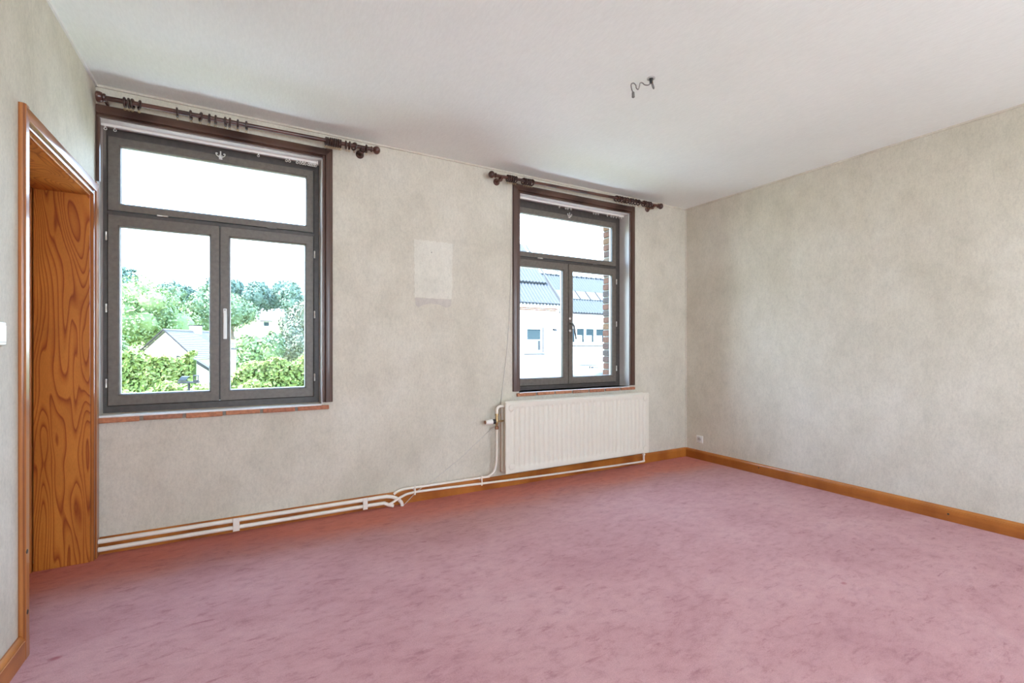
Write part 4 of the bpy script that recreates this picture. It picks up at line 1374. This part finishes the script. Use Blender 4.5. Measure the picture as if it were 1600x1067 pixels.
RXR = 14.36
o = corrugated(AX0, RXR, FA - 0.16, 3.40, FA + 1.45, 5.01, 0.20, 0.03).build('roof_sheet', 'slate_sheet', ba, smooth=True)
box(AX0, RXR - 0.05, FA - 0.155, FA - 0.11, 3.405, 3.455).build('sheet_gutter', 'sheet_end', ba)
corrugated(AX0, 14.12, FA + 0.98, 4.68, FA + 3.6, 7.25, 0.20, 0.03).build('roof_sheet', 'slate_sheet', ba, smooth=True)
box(AX0, 14.05, FA + 0.97, FA + 1.06, 4.60, 4.66).build('sheet_gutter', 'sheet_end', ba)
MB().prism([(FA + 0.3, 3.3), (FA + 6, 3.3), (FA + 3.5, 7.0)], 'x', AX0, 14.05).build('gable_fill', 'slate_sheet', ba)
MB().tube([(RXR, FA - 0.18, 3.43), (RXR, FA + 3.6, 7.21)], 0.055, 6).build('verge_flashing', 'slate_sheet', ba, smooth=True)
xx = AX0
while xx < RXR - 0.1:
    box(xx, xx + 0.075, FA - 0.14, FA - 0.02, 3.335, 3.395).build('eaves_filler', 'plaster_white', ba)
    xx += 0.20
# window of that building
wv = box(12.15, 13.16, FA - 0.012, FA + 0.01, 0.90, 2.22).build('window_surround', 'facade_white', ba)
box(12.24, 13.02, FA - 0.02, FA - 0.010, 1.60, 2.06).build('blind', 'blind_teal', wv)
box(12.22, 13.03, FA - 0.028, FA - 0.008, 2.055, 2.115).build('blind_box', 'pane_teal', wv)
box(12.24, 13.02, FA - 0.018, FA - 0.012, 1.06, 1.60).build('curtain', 'render_white', wv)
box(12.86, 13.02, FA - 0.022, FA - 0.017, 1.06, 1.55).build('pane', 'curtain_pale', wv)
m = MB()
ring_frame(m, 12.17, 13.14, 0.98, 2.20, (0.06, 0.10, 0.06, 0.06), FA - 0.05, FA - 0.012)
m.build('window_frame', 'render_white', wv)
box(13.14, 13.19, FA - 0.06, FA, 0.95, 2.22).build('reveal_edge', 'curtain_pale', wv)
box(12.05, 13.26, FA - 0.12, FA, 0.845, 0.895).build('window_sill', 'grey_stone', wv)
lm = thing('wall_lamp', (13.85, FA, 2.12), 'small dark wall lamp on the white building across the street', 'lamp')
MB().lathe((13.85, FA, 2.12), (0, -1, 0), [(0, 0.06), (0.03, 0.06), (0.04, 0.02), (0.16, 0.02)], 12).build('arm', 'sign_grey', lm)
MB().lathe((13.85, FA - 0.16, 2.17), (0.25, 0, -1), [(0, 0.03), (0.05, 0.05), (0.12, 0.09), (0.13, 0.085)], 12).build('lamp_shade', 'sign_grey', lm)

FB = 24.0
bb_ = thing('street_building', (20, FB, G0), 'white building with a ribbed blue-grey roof and roof lights beyond the brick pier', 'building')
box(14.5, 27, FB, FB + 6, G0, 3.36).build('wall', 'facade_white', bb_)
box(14.4, 27, FB - 0.14, FB + 0.1, 3.33, 3.40).build('gutter', 'tile_edge', bb_)
corrugated(14.4, 27, FB - 0.12, 3.43, FB + 1.32, 4.87, 0.22, 0.032).build('roof_sheet', 'slate_sheet_blue', bb_, smooth=True)
corrugated(14.4, 27, FB + 1.32, 4.87, FB + 2.62, 6.17, 0.22, 0.032).build('roof_sheet', 'slate_sheet_blue', bb_, smooth=True)
corrugated(14.4, 27, FB + 5.3, 3.43, FB + 2.62, 6.17, 0.22, 0.03).build('roof_sheet', 'slate_sheet_blue', bb_, smooth=True)
MB().tube([(14.4, FB + 2.62, 6.19), (27, FB + 2.62, 6.19)], 0.05, 6).build('ridge_capping', 'slate_sheet', bb_)
xx = 14.6
while xx < 27:
    box(xx, xx + 0.10, FB + 2.52, FB + 2.72, 6.20, 6.255).build('ridge_knob', 'slate_sheet', bb_)
    xx += 0.44
for i in range(7):
    xa = 17.62 + 0.86 * i
    q = MB()
    y0_, z0_, y1_, z1_ = FB + 0.78, 4.40, FB + 1.36, 4.98
    q.add([(xa, y0_, z0_), (xa + 0.80, y0_, z0_), (xa + 0.80, y1_, z1_), (xa, y1_, z1_), (xa, y0_ + .05, z0_ - .05), (xa + 0.80, y0_ + .05, z0_ - .05), (xa + 0.80, y1_ + .05, z1_ - .05), (xa, y1_ + .05, z1_ - .05)],
          [(0, 1, 2, 3), (7, 6, 5, 4), (0, 4, 5, 1), (1, 5, 6, 2), (2, 6, 7, 3), (3, 7, 4, 0)])
    q.build('roof_light', 'skylight_sheet', bb_)
    MB().tube([(xa - 0.03, y0_ - 0.03, z0_ + 0.01), (xa - 0.03, y1_, z1_ + 0.04)], 0.028, 6).build('light_rib', 'tile_edge', bb_)
# band of windows
for (xa, xb) in ((17.62, 18.22), (18.40, 18.98), (19.14, 19.78), (19.98, 20.64), (20.82, 21.4)):
    wv = box(xa, xb, FB - 0.01, FB + 0.01, 1.50, 2.40).build('window', 'pane_teal', bb_)
    m = MB()
    ring_frame(m, xa - 0.06, xb + 0.06, 1.46, 2.44, (0.07, 0.07, 0.07, 0.05), FB - 0.04, FB - 0.002)
    m.build('window_frame', 'render_white', wv)
    box(xa + 0.03, xb - 0.17, FB - 0.02, FB - 0.011, 1.54, 1.97).build('curtain', 'render_white', wv)
box(17.3, 22, FB - 0.10, FB, 1.27, 1.33).build('window_sill', 'curtain_pale', bb_)
box(18.6, 24, FB - 0.06, FB, 0.03, 0.07).build('sign_ledge', 'curtain_pale', bb_)
# faint, unreadable lettering under the ledge
for i, (xa, wd) in enumerate(((19.42, 0.09), (19.58, 0.10), (19.70, 0.08), (19.83, 0.07), (19.94, 0.07), (20.06, 0.06), (20.17, 0.05))):
    box(xa, xa + wd, FB - 0.012, FB, -0.18, -0.04 + (0.02 if i in (0, 3) else 0)).build('sign_mark', 'curtain_pale', bb_)
ant = thing('roof_aerial', (18.4, FB + 2.62, 6.2), 'thin dark aerial lying above the far roof ridge', 'aerial')
MB().tube([(18.4, FB + 2.62, 6.15), (18.4, FB + 2.62, 6.50)], 0.02, 6).build('mast', 'weathered_wood', ant)
MB().tube([(17.92, FB + 2.55, 6.50), (18.35, FB + 2.6, 6.52), (18.88, FB + 2.66, 6.45)], 0.03, 6).build('boom', 'weathered_wood', ant)

# parked van under the right casement
vx0, vy0, vz = 9.75, 12.6, G0 + 0.03
car = thing('parked_car', (vx0 + 2.1, vy0 + 0.9, vz), 'pale grey parked car seen at the foot of the right casement', 'car')
prof = [(0, 0.35), (0.0, 0.85), (0.15, 1.02), (0.55, 1.60), (0.95, 1.72), (2.6, 1.74), (3.25, 1.62), (3.62, 1.05), (4.25, 0.90), (4.32, 0.55), (4.30, 0.35)]
body = [(vx0 + a, vz + b_) for a, b_ in prof]
MB().prism(body, 'y', vy0, vy0 + 1.75).build('body', 'car_paint', car, bevel=0.05)
for yy in (vy0 - 0.006, vy0 + 1.744):
    MB().prism([(vx0 + 0.52, vz + 1.08), (vx0 + 0.78, vz + 1.60), (vx0 + 1.75, vz + 1.66), (vx0 + 1.75, vz + 1.08)], 'y', yy, yy + 0.012).build('side_window', 'car_glass', car)
    MB().prism([(vx0 + 1.85, vz + 1.08), (vx0 + 1.85, vz + 1.66), (vx0 + 2.65, vz + 1.66), (vx0 + 3.15, vz + 1.56), (vx0 + 3.38, vz + 1.08)], 'y', yy, yy + 0.012).build('side_window', 'car_glass', car)
MB().add([(vx0 + 0.13, vy0 + 0.15, vz + 1.06), (vx0 + 0.13, vy0 + 1.6, vz + 1.06), (vx0 + 0.50, vy0 + 1.5, vz + 1.57), (vx0 + 0.50, vy0 + 0.25, vz + 1.57)], [(0, 1, 2, 3)]).build('rear_window', 'car_glass', car)
for wx in (0.75, 3.45):
    for wy in (vy0 + 0.02, vy0 + 1.55):
        MB().lathe((vx0 + wx, wy, vz + 0.31), (0, 1, 0), [(0, 0.24), (0.02, 0.31), (0.18, 0.31), (0.2, 0.24)], 20).build('wheel', 'tyre', car, smooth=True)

print('objects', len(bpy.data.objects))
